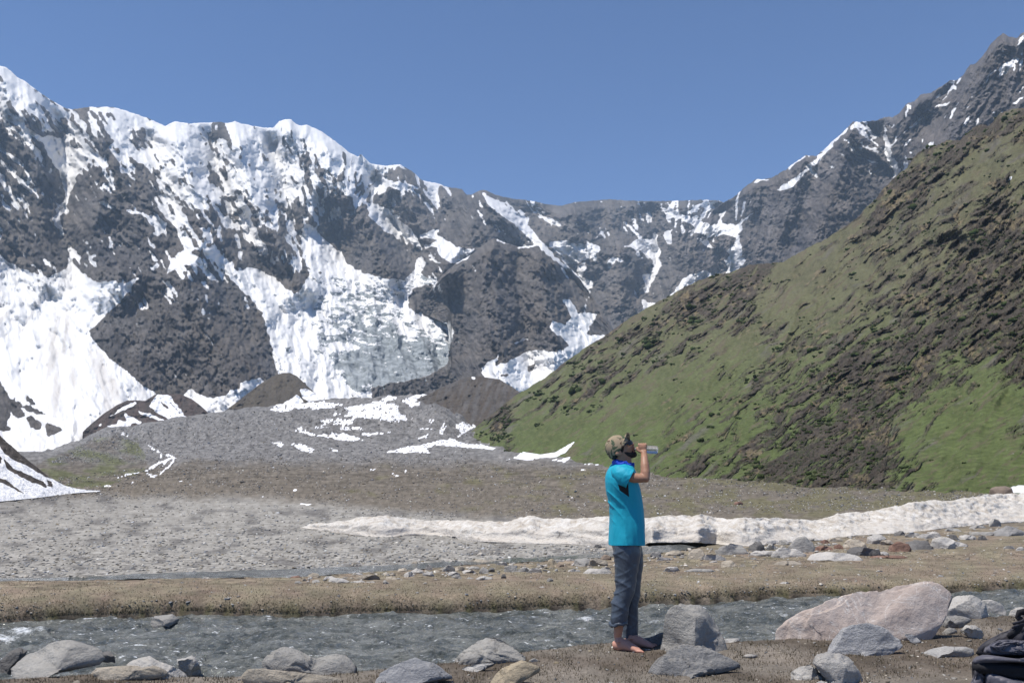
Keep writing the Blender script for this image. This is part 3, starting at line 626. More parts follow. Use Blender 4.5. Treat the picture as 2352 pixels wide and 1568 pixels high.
def build_ground():
    xs = np.concatenate([np.arange(-640, -40, 14.0), np.arange(-40, 2400, 4.1), np.arange(2400, 3000, 14.0)])
    ylist = []
    # rows: dense in the picture
    df = np.exp(np.linspace(math.log(5.0), math.log(1250), 30000))
    tot = np.zeros(len(df) - 1)
    for xc in (150., 420., 700., 1000., 1400., 2000.):
        zz = ground_z(np.full(len(df), xc), df, (xc - CX) / FPX * df, True)
        p_ = to_px((xc - CX) / FPX * df, df, zz)[1]
        tot = np.maximum(tot, np.abs(np.diff(p_)))
    cum = np.concatenate([[0], np.cumsum(tot)])
    Dr = np.concatenate([[2.2, 2.8, 3.4, 4.0, 4.5], np.interp(np.arange(0, cum[-1], 1.9), cum, df), [1250]])
    Dg, Xg = np.meshgrid(Dr, xs, indexing='ij')
    dxr = (Xg - CX) / FPX / CP                        # columns fan out with distance
    wx = dxr * Dg
    z = ground_z(Xg, Dg, wx)
    # second stream bed
    px, py = to_px(wx, Dg, z)
    s2 = np.array(S2); c_ = np.interp(px, s2[:, 0], s2[:, 1]); hw = np.interp(px, s2[:, 0], s2[:, 2])
    ins = sstep(1.25, 0.7, np.abs(py - c_) / hw) * (px < 1625) * sstep(9, 10, Dg) * sstep(24, 22, Dg)
    z = z - 0.13 * ins
    V = np.stack([wx, Dg, z], -1).reshape(-1, 3)
    px, py = to_px(V[:, 0], V[:, 1], V[:, 2])
    D = V[:, 1]
    col = zone_colour(px, py, V[:, 0], D)
    wxp = px + 3.0 * fbm(px / 12, py / 7, 4, 71, 0.6); wyp = py + 2.0 * fbm(px / 12 + 31, py / 7, 4, 72, 0.6)
    s = np.zeros(len(px), bool)
    for k, p in GR_SNOW:
        s |= inside(cv(k, p), wxp, wyp)
    s &= (D > 40)
    s &= ~(rank(fbm(px / 14, py / 3.2, 4, 305)) < 0.16)
    gv = sstep(0, 30, FAR(px) - 60 - py)
    stony = np.clip(0.25 + gv * 0.75, 0, 1)
    band = sstep(14, 30, D); band2 = sstep(60, 160, D)
    nr, nc = Dg.shape
    # ground goes on behind the camera
    back = []
    for yb in (1.0, -4.0, -40.0):
        r = np.stack([dxr[0] * 2.2 * (4 if yb < 0 else 2.2), np.full(nc, yb), np.full(nc, -0.01)], -1)
        back.append(r)
    Vb = np.concatenate(back[::-1])
    V = np.concatenate([Vb, V]); pad = lambda a: np.concatenate([np.zeros(len(Vb)), a])
    col = np.concatenate([np.repeat(np.array([[.11, .09, .07]]), len(Vb), 0), col])
    o = mesh_np('ground', V, grid_faces(nr + 3, nc), MAT_GROUND, True, col, {'snow': pad(s.astype(float)), 'stony': pad(stony), 'band': pad(band), 'band2': pad(band2)})
    tag(o, 'brown turf, grey river gravel and rubble of the flat valley floor', kind='structure')
    return o
GROUND = build_ground()
from mathutils.bvhtree import BVHTree
_m = GROUND.data
_v = np.zeros(len(_m.vertices) * 3); _m.vertices.foreach_get('co', _v)
_f = np.zeros(len(_m.polygons) * 4, np.int32); _m.polygons.foreach_get('vertices', _f)
GBVH = BVHTree.FromPolygons(_v.reshape(-1, 3).tolist(), _f.reshape(-1, 4).tolist())
def G(px, py):
    """where the sight line through a pixel meets the floor"""
    dx, dy, dz = ray(px, py)
    h = GBVH.ray_cast(Vector((0, 0, CAMZ)), Vector((float(dx), float(dy), float(dz))).normalized())
    if h[0] is not None and h[0].z < WZ - 0.02 and h[0].y < 11:       # the stream covers its bed
        return P(px, py, float(plane_D(px, py, WZ)))
    return h[0] if h[0] is not None else P(px, py, 1000)
def gz(x, y):
    h = GBVH.ray_cast(Vector((x, y, 200)), Vector((0, 0, -1)))
    return h[0].z if h[0] is not None else 0.0
def table_D(py):
    d = np.exp(np.linspace(math.log(5), math.log(420), 4000))
    p_ = to_px(0 * d, d, base_z(d))[1]
    return np.interp(-np.asarray(py, float), -p_, d)

# moraine ridges and the near slope on the left
Om = MatB('moraine earth')
co = Om.coord('Object')
osn = Om.attr('snow', 'Fac')
oc = Om.mix(Om.rng(Om.noise(0.12, 6, 0.75, co), 0.3, 0.7, 0, 1), Om.attr('Col'), (0.60, 0.58, 0.57), 'MULTIPLY')
oc = Om.mix(Om.rng(lumv := Om.noise(0.9, 3, 0.6, co), 0.60, 0.70, 0, 0.5), oc, (0.30, 0.29, 0.28))
oc = Om.mix(Om.rng(Om.math('ADD', osn, Om.math('MULTIPLY', Om.math('SUBTRACT', Om.noise(0.35, 4, 0.7, co), 0.5), 0.7)), 0.42, 0.58, 0, 1), oc, (0.88, 0.88, 0.89))
MAT_MOR = Om.done(oc, 0.9, Om.bump(Om.noise(0.25, 7, 0.7, co), 0.8, 3.0), 0.12)
def mor_field(polys, holes=()):
    def f(X, Y):
        wx = X + 2.6 * fbm(X / 9, Y / 9, 4, 71, 0.6); wy = Y + 2.6 * fbm(X / 9 + 31, Y / 9, 4, 72, 0.6)
        m = np.zeros(X.shape, bool)
        for k, p in polys: m |= inside(cv(k, p), wx, wy)
        for k, p in holes: m &= ~inside(cv(k, p), wx, wy)
        return {'snow': m.astype(float)}
    return f
def mor_col(a, b=None):
    def f(X, Y):
        n = fbm(X / 30, Y / 30, 5, 97)[:, None]; st = fbm(X / 12 + Y / 30, Y / 60, 4, 98)[:, None]
        c = np.array(a)[None] * (1 + 0.35 * n)
        if b is not None:
            c = c + (np.array(b)[None] - c) * np.clip(0.5 + 1.2 * st, 0, 1)
        return np.clip(c, 0.01, 1)
    return f
gdisp = lambda amp: (lambda X, Y, at: -amp * fbm(X / 26, Y / 18, 6, 64, 0.6))
curtain('moraine', np.arange(190, 486, 2.0), curve([(190,992),(198,983),(232,954),(268,930),(293,919),(310,919),(334,920),(356,906),(378,904),(415,905),(439,915),(459,930),(478,947),(486,955)]),
        curve([(190,1010),(260,1020),(486,990)]), lambda X, Y: 1000 + (1000 - Y) * 1.6, 60, MAT_MOR, mor_col((.130, .098, .085), (.10, .085, .075)),
        mor_field([('K', p) for p in [[(1100,330),(1200,280),(1270,250),(1290,270),(1200,310),(1110,350)], [(1000,400),(1140,325),(1120,350),(1040,390)], [(1160,330),(1190,370),(1260,400),(1340,440),(1310,460),(1250,450),(1200,500),(1100,500),(980,480),(1100,460),(1110,420),(1200,440),(1180,400)],
          [(1300,340),(1400,360),(1500,400),(1560,430),(1500,430),(1400,390),(1310,360)], [(1440,230),(1480,180),(1600,190),(1640,250),(1700,320),(1740,390),(1820,390),(1700,405),(1600,415),(1500,370),(1400,290)], [(930,470),(955,455),(950,480),(935,490)]]],
          [('K', [(1480,235),(1560,280),(1620,350),(1680,400),(1640,370),(1540,290)]), ('K', [(1560,215),(1640,290),(1720,385),(1660,330)])]),
        jag=0.8, disp=gdisp(0.012), backD=0.12, label='low brown moraine ridge striped with snow at the foot of the avalanche cone')
curtain('moraine', np.arange(500, 760, 2.0), curve([(500,955),(513,946),(554,915),(598,881),(632,861),(650,856),(666,856),(683,864),(711,891),(738,915),(760,925)]), curve([(500,965),(640,985),(760,950)]),
        lambda X, Y: 1120 + (950 - Y) * 1.8 + np.abs(X - 665) * 0.3, 60, MAT_MOR, mor_col((.128, .108, .080), (.115, .10, .08)),
        mor_field([('F', [(2010,770),(2060,760),(2160,820),(2200,860),(2120,870),(2040,830)]), ('F', [(1880,880),(2000,800),(2040,850),(1990,900),(1900,910)])]), jag=0.8, disp=gdisp(0.012), backD=0.12, label='small brown moraine hump below the icefall')
curtain('moraine', np.arange(930, 1230, 2.0), curve([(930,935),(950,919),(991,902),(1018,888),(1052,873),(1080,864),(1107,865),(1148,871),(1176,888),(1196,902),(1230,940)]), curve([(930,945),(1000,985),(1100,1010),(1230,1010)]),
        lambda X, Y: 800 + (960 - Y) * 1.8, 70, MAT_MOR, mor_col((.145, .135, .125), (.115, .095, .075)),
        mor_field([('G', [(1480,262),(1520,270),(1500,285)])]), jag=0.8, disp=gdisp(0.012), backD=0.15, label='rounded grey-brown moraine ridge at the foot of the green slope')
ridgeL = curve([(-500,680),(-200,860),(0,1000),(24,1022),(61,1054),(83,1071),(110,1093),(125,1102),(146,1113),(171,1121),(200,1124),(232,1126)])
baseL = curve([(-500,1215),(-200,1172),(0,1151),(73,1144),(132,1137),(171,1132),(232,1128)])
curtain('snow_slope', np.concatenate([np.arange(-500, -30, 8.0), np.arange(-30, 232, 2.0)]), ridgeL, baseL, lambda X, Y: table_D(baseL(X)) * (0.97 + 0.0035 * (baseL(X) - Y)), 90, MAT_MOR,
        mor_col((.12, .105, .095), (.085, .075, .065)),
        mor_field([('V', [(-600,600),(232,1000),(240,1200),(-600,1300)])], [('K', p) for p in [
          [(-2000,-1000),(0,550),(100,640),(340,840),(530,985),(440,960),(330,900),(250,850),(130,800),(40,740),(0,670),(-2000,-700)], [(30,770),(130,880),(300,950),(420,1010),(445,1065),(350,1020),(300,1010),(150,930),(60,880)],
          [(-300,800),(0,970),(60,980),(150,1060),(265,1130),(150,1080),(60,1030),(0,1010),(-300,900)], [(440,985),(490,1000),(500,1060),(450,1040)], [(-60,700),(20,780),(10,830),(-60,800)]]]),
        jag=1.6, disp=gdisp(0.01), backD=0.5, label='snow-covered slope with dark rock stripes at the left edge of the gravel flat')
# ------------------------------------------------------------------ green slope on the right
ridgeD = curve([(1040,1018),(1065,1005),(1100,975),(1150,935),(1190,905),(1250,868),(1300,830),(1350,795),(1400,765),(1450,727),(1500,700),(1550,672),(1600,645),(1640,632),(1680,625),(1700,617),(1720,608),(1760,605),(1780,603),(1800,600),(1840,578),(1870,562),(1900,547),(1940,520),(1970,500),(1990,475),(2010,460),(2030,432),(2060,402),(2083,386),(2096,363),(2110,350),(2128,341),(2150,336),(2174,322),(2203,323),(2220,307),(2236,291),(2254,286),(2270,291),(2287,272),(2298,259),(2324,251),(2352,249),(2450,215),(2700,150)])
baseD = curve([(1040,1040),(1065,1042),(1140,1055),(1200,1068),(1330,1085),(1400,1098),(1500,1110),(1600,1114),(1700,1120),(1800,1132),(1900,1139),(2000,1142),(2100,1147),(2200,1153),(2352,1160),(2700,1172)])
depthD = gridded(tps([(x, y, math.log(d)) for x, y, d in [(1040,1025,620),(1065,1005,620),(1140,1036,480),(1330,1064,310),(1500,1087,200),(1700,1097,160),(1900,1115,115),(2100,1122,104),(2352,1134,90),(2700,1145,75),
   (1190,905,660),(1400,765,690),(1600,645,720),(1760,605,720),(1900,547,690),(2030,430,640),(2110,350,600),(2250,287,540),(2352,249,500),(2700,160,430),(1400,950,420),(1600,850,420),(1700,950,290),(1900,800,360),(2000,950,225),(2200,900,200),(2352,850,190),(2200,650,330),(2352,550,320),(2100,700,350),(2200,450,440),(2700,700,170),(1500,800,570),(1250,960,500)]]))
ROCKY = gridded(idw([(1100,990,.3),(1150,960,.6),(1200,950,.3),(1250,900,.4),(1300,900,.45),(1250,1000,.05),(1350,1000,.05),(1400,850,.6),(1380,900,.5),(1450,780,.5),(1480,800,.6),(1550,720,.6),(1550,790,.5),(1600,690,.6),(1650,700,.7),(1700,650,.75),(1750,620,.8),(1680,740,.6),(1620,760,.4),(1560,860,.15),(1480,900,.1),(1420,960,.05),(1500,950,.1),(1600,900,.15),(1700,800,.15),(1800,700,.15),(1850,640,.2),(1900,600,.35),(1950,560,.4),(1800,620,.15),(1850,580,.2),(1950,640,.3),(2000,540,.5),(2050,450,.7),(2100,380,.85),(2150,350,.8),(2180,340,.9),(2250,300,.95),(2300,270,.7),(2250,380,.2),(2200,430,.3),(2300,340,.35),(2350,380,.2),(2330,430,.4),(2200,500,.5),(2150,480,.4),(2280,500,.8),(2340,520,.8),(2250,600,.8),(2150,560,.5),(2050,600,.4),(2000,700,.5),(1900,700,.3),(1850,800,.5),(1800,850,.5),(1750,900,.4),(1700,960,.4),(1650,1000,.3),(1600,1050,.6),(1530,1070,.3),(1550,1010,.3),(1750,1020,.5),(1820,980,.7),(1900,900,.6),(1950,850,.7),(2000,950,.9),(2050,900,.95),(2000,1040,.9),(1900,1050,.7),(1850,1090,.8),(2060,1050,.5),(2100,1000,.15),(2150,1050,.03),(2250,1000,.03),(2300,1080,.03),(2200,950,.15),(2300,920,.1),(2150,900,.3),(2200,850,.5),(2300,850,.5),(2200,750,.8),(2300,750,.85),(2100,800,.8),(2100,720,.6),(2250,700,.8),(2340,650,.8),(2350,850,.6),(2500,600,.6),(2600,1000,.1)]))
HA = math.radians(-36)
def hill_ab(X, Y):
    wx = X + 10 * fbm(X / 70, Y / 70, 3, 401); wy = Y + 10 * fbm(X / 70 + 5, Y / 70, 3, 402)
    return wx * math.cos(HA) + wy * math.sin(HA), -wx * math.sin(HA) + wy * math.cos(HA)
def hill_mask(X, Y):
    a, b = hill_ab(X, Y)
    n = fbm(a / 105, b / 15, 6, 411, 0.66) * 1.0 + fbm(X / 34, Y / 34, 5, 412, 0.66) * 0.42
    return np.clip(0.5 + (np.minimum(1.2 * np.clip(ROCKY(X, Y), 0, 1) ** 1.5, .66) - rank(n)) * 3.4, 0, 1), a, b
def hill_disp(X, Y, at):
    m, a, b = hill_mask(X, Y)
    st = ridged(a / 120, b / 22, 4, 421, 0.58) - 0.45
    a2 = X * math.cos(math.radians(-58)) + Y * math.sin(math.radians(-58)); b2 = -X * math.sin(math.radians(-58)) + Y * math.cos(math.radians(-58))
    spur = ridged(a2 / 420 + .3 * fbm(X / 150, Y / 150, 3, 424), b2 / 120, 3, 425, 0.45) - .55
    return -(0.0022 + 0.034 * m) * st - 0.065 * spur - 0.022 * fbm(X / 100, Y / 80, 4, 422, 0.5) - 0.012 * m * fbm(X / 13, Y / 13, 5, 423, 0.65) - .003 * fbm(X / 20, Y / 20, 4, 426, .6)
def hill_col(X, Y):
    m, a, b = hill_mask(X, Y)
    n1 = fbm(X / 80, Y / 60, 5, 431)[:, None]; n2 = fbm(a / 60, b / 9, 6, 432, 0.66)[:, None]; n3_ = fbm(X / 11, Y / 11, 4, 433, 0.65)[:, None]
    def c(*v): return np.array(v)[None]
    near = sstep(650, 1050, Y + .12 * (X - 1500))[:, None]
    g = c(.122, .118, .066) + (c(.098, .122, .044) - c(.122, .118, .066)) * near
    g = g * (1 + 0.25 * n1 + 0.20 * n3_)
    br = c(.125, .100, .070)
    k = sstep(0.05, 0.55, n2 + .35 * n1) * .75
    g = g * (1 - k) + br * k
    r = c(.120, .100, .078) * (1 + 0.7 * n3_ + 0.6 * n2)
    dk = c(.030, .040, .018); tan = c(.27, .215, .125)
    mm = m[:, None]
    col = g * (1 - mm) + r * mm
    k = sstep(0.22, 0.5, n3_ + 0.35 * n1 - .1 * n2) * np.clip(mm * 1.5 + .05, 0, 1) * 0.8
    col = col * (1 - k) + dk * k
    k = sstep(0.28, 0.55, n3_ * 0.7 - n1 * 0.8 + 0.25 * n2) * np.clip(mm * 1.4 + 0.1, 0, 1) * 0.8
    col = col * (1 - k) + tan * k
    k = sstep(0.32, 0.7, fbm(a / 130, b / 20, 4, 441)[:, None]) * (1 - mm) * 0.6
    col = col * (1 - k) + c(.135, .12, .108) * k
    return np.clip(col, 0.008, 0.8)
HILLSNOW = [('D', [(2215,1300),(2240,1290),(2265,1295),(2240,1310)]), ('D', [(2210,1325),(2235,1312),(2255,1312),(2230,1335)]), ('G', [(1830,765),(1950,785),(2050,770),(2195,688),(2120,772),(2060,802),(1960,812),(1860,815)]), ('G', [(2040,830),(2155,798),(2130,842)]), ('V', [(2318,1120),(2330,1116),(2420,1106),(2420,1135),(2325,1130)])]
def hill_field(X, Y):
    m, a, b = hill_mask(X, Y)
    s = np.zeros(X.shape, bool)
    for k, p in HILLSNOW: s |= inside(cv(k, p), X + 2 * fbm(X / 8, Y / 8, 3, 7), Y)
    return {'rock': m, 'snow': s.astype(float)}
Hm = MatB('green slope')
co = Hm.coord('Object')
hr = Hm.attr('rock', 'Fac')
sp = Hm.noise(1.6, 3, 0.6, co)
hc = Hm.mix(Hm.rng(Hm.noise(0.5, 7, 0.78, co), 0.28, 0.72, 0, 1), Hm.mix(1.0, Hm.attr('Col'), (0.5, 0.5, 0.5), 'MULTIPLY'), Hm.mix(1.0, Hm.attr('Col'), (1.5, 1.5, 1.5), 'MULTIPLY'))
hc = Hm.mix(Hm.rng(sp, 0.705, 0.73, 0, 0.75), hc, (0.42, 0.41, 0.39))
hc = Hm.mix(Hm.rng(Hm.attr('snow', 'Fac'), 0.4, 0.6, 0, 1), hc, (0.88, 0.88, 0.89))
lay = Hm.noise(0.22, 8, 0.75, Hm.mapping(co, (1, 1, 3.2), (0.2, 0.75, 0.1)))
hgt = Hm.math('ADD', Hm.math('MULTIPLY', Hm.math('MULTIPLY', lay, hr), 3.2), Hm.math('MULTIPLY', Hm.noise(1.2, 6, 0.7, co), 0.5))
MAT_HILL = Hm.done(hc, 0.9, Hm.bump(hgt, 0.9, 1.2), 0.12)
HX = np.concatenate([np.arange(1040, 2400, 2.3), np.arange(2400, 2700, 8)])
HILL = curtain('hill', HX, ridgeD, baseD, lambda X, Y: np.exp(depthD(X, Y)), 310, MAT_HILL, hill_col, hill_field, jag=3.0, jagf=14.0, disp=hill_disp, backD=0.5,
               label='steep green grassy slope with slanting dark rock bands')

# dark juniper-like shrubs dotted over the slope
def build_shrubs():
    r = np.random.default_rng(77)
    me = HILL.data
    V = np.zeros(len(me.vertices) * 3); me.vertices.foreach_get('co', V); V = V.reshape(-1, 3)
    px, py = to_px(V[:, 0], V[:, 1], V[:, 2])
    n = fbm(px / 45, py / 30, 4, 451, .6) + 1.1 * (ROCKY(px, py) - .4)
    cand = np.where((n > .22) & (px > 1060) & (px < 2400) & (py > 255))[0]
    cand = cand[:0] if len(cand) == 0 else r.choice(cand, min(1700, len(cand)), replace=False)
    v0, f0 = low_ico()
    VV, CC = [], []
    for i in cand:
        s_ = r.lognormal(.75, .45) * V[i, 1] / FPX
        for q in range(3):
            w = v0 * (1 + .3 * r.normal(size=(12, 1))) * np.array([s_ * r.uniform(.8, 1.3), s_ * r.uniform(.8, 1.3), s_ * r.uniform(.7, 1.1)])
            VV.append(w + V[i] + np.array([r.normal() * s_, r.normal() * s_, s_ * .3])); CC.append(np.repeat(np.array([[.034, .046, .016]]) * r.uniform(.6, 1.7), 12, 0))
    n_ = len(VV)
    F = (f0[None] + (np.arange(n_) * 12)[:, None, None]).reshape(-1, 3)
    b = MatB('shrub leaves'); m = b.done(b.attr('Col'), .9, None, .1)
    o = mesh_np('shrubs', np.concatenate(VV), F, m, False, np.concatenate(CC))
    tag(o, 'dark green low shrubs dotting the rocky parts of the slope', kind='stuff')
# ------------------------------------------------------------------ streams
Wm = MatB('stream water')
co = Wm.coord('Object')
foam = Wm.attr('foam', 'Fac')
fn = Wm.noise(26, 5, 0.75, co)
foam_glint = Wm.rng(Wm.math('ADD', foam, Wm.math('MULTIPLY', Wm.math('SUBTRACT', fn, 0.5), 0.9)), 0.52, 0.85, 0, 0.85)
mp = Wm.mapping(co, (0.62, 1.5, 1.0))
wc = Wm.mix(Wm.rng(Wm.noise(5.0, 5, 0.68, mp, .5), 0.36, 0.68, 0, 1), (0.055, 0.062, 0.058), (0.20, 0.205, 0.19))
glint = Wm.math('MULTIPLY', Wm.rng(Wm.noise(24, 3, .6, Wm.mapping(co, (.5, 1.5, 1.0)), .3), .62, .69, 0, 1), Wm.rng(Wm.noise(2.2, 4, .65, mp), .42, .58, .12, 1))  # small sun glints on the ripples, painted into the colour as white flecks
foam_glint = Wm.math('MAXIMUM', foam_glint, Wm.math('MULTIPLY', glint, .85))  # foam and painted glints share one whitening factor
wc = Wm.mix(foam_glint, wc, (0.80, 0.83, 0.85))
hw = Wm.math('ADD', Wm.math('MULTIPLY', Wm.noise(7.0, 3, 0.6, mp, 0.6), 0.6), Wm.math('MULTIPLY', Wm.noise(22.0, 3, 0.6, mp, 0.4), 0.32))
hw = Wm.math('ADD', hw, Wm.math('MULTIPLY', Wm.noise(55.0, 2, 0.6, mp, 0.3), 0.10))
MAT_WATER = Wm.done(wc, Wm.rng(foam_glint, 0, 1, 0.06, 0.6), Wm.bump(hw, 1.0, 0.12), 0.5, IOR=1.333)
FOAM = [(0,1468,60,14,.9),(50,1452,45,10,.8),(95,1448,30,8,.7),(10,1500,40,8,.5),(1345,1424,34,9,.75),(1378,1428,20,8,.6),(1500,1430,40,6,.6),(1590,1436,40,6,.5),(1800,1415,34,8,.65),(1780,1420,20,6,.5),(1840,1408,40,6,.5),(600,1512,22,8,.55),(705,1428,30,5,.45),(1010,1485,40,6,.4),(1110,1412,40,5,.4),(1140,1463,14,6,.5),(560,1528,30,6,.5),(2300,1385,40,5,.4),(930,1500,30,6,.3),(380,1470,40,6,.3)]
def wave(X, Y):
    wx = X * 0.8 + 0.35 * fbm(X * 0.9, Y * 1.2, 3, 501); wy = Y * 1.7 + 0.3 * fbm(X * 0.9 + 4, Y, 3, 502)
    return 0.075 * (ridged(wx * 1.5, wy * 1.5, 4, 503, 0.55) - 0.6) + 0.030 * fbm(wx * 4.5, wy * 4.5, 3, 504) + .010 * fbm(wx * 14, wy * 14, 2, 507)
def build_stream():
    xs = np.concatenate([np.arange(-640, -40, 10.0), np.arange(-40, 2400, 4.0), np.arange(2400, 3000, 10.0)])
    rows = 105
    d0 = plane_D(xs, NEAR(xs), 0.0) - 0.15; d1 = plane_D(xs, FAR(xs) - 5, WZ)
    t = np.linspace(0, 1, rows)[:, None]
    D = d0[None] + (d1 - d0)[None] * t
    X = ((xs - CX) / FPX / CP)[None] * D
    z = WZ + wave(X, D) * sstep(0, 0.12, t) * sstep(1.0, 0.93, t)
    V = np.stack([X, D, z], -1).reshape(-1, 3)
    px, py = to_px(V[:, 0], V[:, 1], V[:, 2])
    f = np.zeros(len(px))
    for cx, cy, rx, ry, s in FOAM:
        f = np.maximum(f, s * np.exp(-(((px - cx) / rx) ** 2 + ((py - cy) / ry) ** 2)))
    f = f + 0.30 * sstep(0.25, 0.6, fbm(V[:, 0] * 2.2, V[:, 1] * 4.5, 4, 505))
    V[:, 2] += 0.05 * np.clip(f, 0, 1) * (0.5 + fbm(V[:, 0] * 7, V[:, 1] * 7, 3, 506))
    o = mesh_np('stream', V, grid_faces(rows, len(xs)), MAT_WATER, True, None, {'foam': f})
    tag(o, 'fast grey-green mountain stream running behind the barefoot man', kind='structure')
build_stream()
def build_stream2():
    s2 = np.array(S2)
    xs = np.arange(-300, 1660, 5.0)
    c = np.interp(xs, s2[:, 0], s2[:, 1]); hw_ = np.interp(xs, s2[:, 0], s2[:, 2]) * 1.15 + 1.0 * fbm(xs / 40, xs * 0, 3, 511)
    V = []
    for s in (1, 0.4, -0.3, -1):
        for x, y0, h_ in zip(xs, c, hw_):
            dx, dy, dz = ray(x, y0)
            q = table_D(y0)
            z = float(base_z(q)) - 0.03
            V.append(P(x, y0 + s * h_, float(plane_D(x, y0 + s * h_, z))))
    V = np.array([tuple(v) for v in V])
    V[:, 2] += 0.01 * fbm(V[:, 0] * 3, V[:, 1] * 3, 3, 512)
    f = 0.12 + 0.35 * fbm(V[:, 0] * 1.2, V[:, 1] * 2.5, 3, 513)
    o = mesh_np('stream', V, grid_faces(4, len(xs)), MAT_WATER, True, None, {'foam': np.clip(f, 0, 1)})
    tag(o, 'narrow far arm of the stream along the edge of the gravel flat', kind='structure')
build_stream2()
# ------------------------------------------------------------------ old snow bank lying across the gravel
sb_top = curve([(690,1212),(695,1209),(713,1203),(762,1197),(803,1193),(841,1186),(886,1185),(930,1189),(968,1195),(1048,1196),(1108,1194),(1159,1197),(1194,1189),(1222,1189),(1244,1194),(1276,1189),(1324,1190),(1352,1185),(1400,1186),(1440,1190),(1493,1188),(1522,1185),(1591,1185),(1610,1180),(1635,1185),(1655,1191),(1668,1194),(1697,1190),(1756,1187),(1785,1188),(1821,1194),(1858,1194),(1887,1193),(1924,1179),(1986,1174),(2059,1163),(2092,1154),(2128,1150),(2187,1148),(2223,1144),(2267,1135),(2325,1135),(2352,1130),(2420,1122),(2700,1090)])
sb_bot = curve([(690,1212),(700,1213),(746,1218),(816,1229),(841,1232),(892,1233),(955,1228),(1047,1231),(1055,1240),(1070,1243),(1158,1246),(1244,1249),(1336,1251),(1397,1255),(1470,1252),(1493,1247),(1566,1246),(1610,1246),(1640,1249),(1662,1252),(1727,1254),(1796,1246),(1895,1240),(1968,1229),(2077,1224),(2168,1213),(2223,1208),(2278,1202),(2352,1198),(2420,1194),(2700,1170)])
Sb = MatB('old dirty snow')
co = Sb.coord('Object')
up = Sb.attr('upper', 'Fac')
d1 = Sb.noise(3.2, 7, 0.75, co); d2 = Sb.noise(7.0, 5, 0.7, Sb.mapping(co, (0.25, 0.25, 3.5)))
sbc = Sb.mix(Sb.rng(d1, 0.40, 0.66, 0, 1), (0.66, 0.635, 0.59), (0.40, 0.345, 0.275))
sbl = Sb.mix(Sb.rng(d2, 0.45, 0.78, 0, 0.75), (0.60, 0.56, 0.50), (0.40, 0.335, 0.265))
sbc = Sb.mix(up, sbl, sbc)
sbc = Sb.mix(Sb.rng(Sb.noise(7.0, 5, 0.75, co), 0.58, 0.70, 0, 0.85), sbc, (0.22, 0.18, 0.14))
MAT_BANK = Sb.done(sbc, 0.75, Sb.bump(Sb.noise(7, 6, 0.7, co), 0.8, 0.10), 0.2)
def build_bank():
    xs = np.concatenate([np.arange(690, 2420, 3.0), np.arange(2420, 2700, 10.0)])
    tp = sb_top(xs) + 2.6 * fbm(xs / 22, xs * 0, 5, 601, .65); bt = np.maximum(sb_bot(xs) + 0.8 * fbm(xs / 12, xs * 0 + 5, 4, 602), tp + 0.3)
    gap = sstep(1468, 1500, xs) * sstep(1652, 1600, xs)
    sm = np.convolve(np.pad(sb_bot(xs), 12, mode='edge'), np.ones(25) / 25, 'valid')
    Db = table_D(sm + 7 * gap)
    thick = 1.6 + 2.4 * sstep(1650, 2300, xs)
    rows = 44
    Vs = []; U = []
    t = np.linspace(0, 1, rows)
    # underside, then front and top
    for back, drop in ((1.3, 0.30), (1.3, 0.0)):
        x, y, z = at_depth(xs, bt, Db + 0.05)
        s_ = (Db + back) / (Db + 0.05)
        Vs.append(np.stack([x * s_, Db + back + 0 * x, z - drop - 0.25 * (1 - gap)], -1)); U.append(np.zeros(len(xs)))
    for i, q in enumerate(t):
        Y = bt + (tp - bt) * q
        slp = sstep(1660, 1900, xs)
        off = (0.45 * q + thick * sstep(0.42, 1.0, np.full(len(xs), q)) ** 1.3) * (1 - slp) + slp * 4.6 * q
        D = Db + off
        x, y, z = at_depth(xs, Y, D)
        up_ = np.clip(sstep(0.28, 0.62, q + .25 * fbm(xs / 70, xs * 0 + 8, 3, 607)) + .6 * slp, 0, 1)
        s_ = D * .6 + z * 2.6
        n_ = .20 * fbm(x * .8, s_ * .8, 3, 603) + .13 * fbm(x * 2.1, s_ * 2.1, 4, 604, .62) + .05 * ridged(x * 4.5, s_ * 4.5, 3, 606)
        ledge = .05 * np.sin(z * 26 + 3 * fbm(x * .4, D * .4, 2, 609)) * (1 - up_)
        n_ = n_ * (.22 + .78 * up_) * sstep(0, .08, q) * (1 - .5 * sstep(.9, 1, q)) + ledge * .4
        Vs.append(np.stack([x, D - .65 * n_, z + .6 * n_], -1)); U.append(up_)
    last = Vs[-1]
    for i in range(1, 4):
        k = 1 + 0.05 * i
        Vs.append(np.stack([last[:, 0] * k, last[:, 1] * k, last[:, 2] - 0.35 * i], -1)); U.append(np.ones(len(xs)))
    V = np.concatenate(Vs)
    o = mesh_np('snow_bank', V, grid_faces(len(Vs), len(xs)), MAT_BANK, True, None, {'upper': np.concatenate(U)})
    tag(o, 'long low bank of old dirty snow lying across the gravel behind the man', kind='structure')
build_bank()
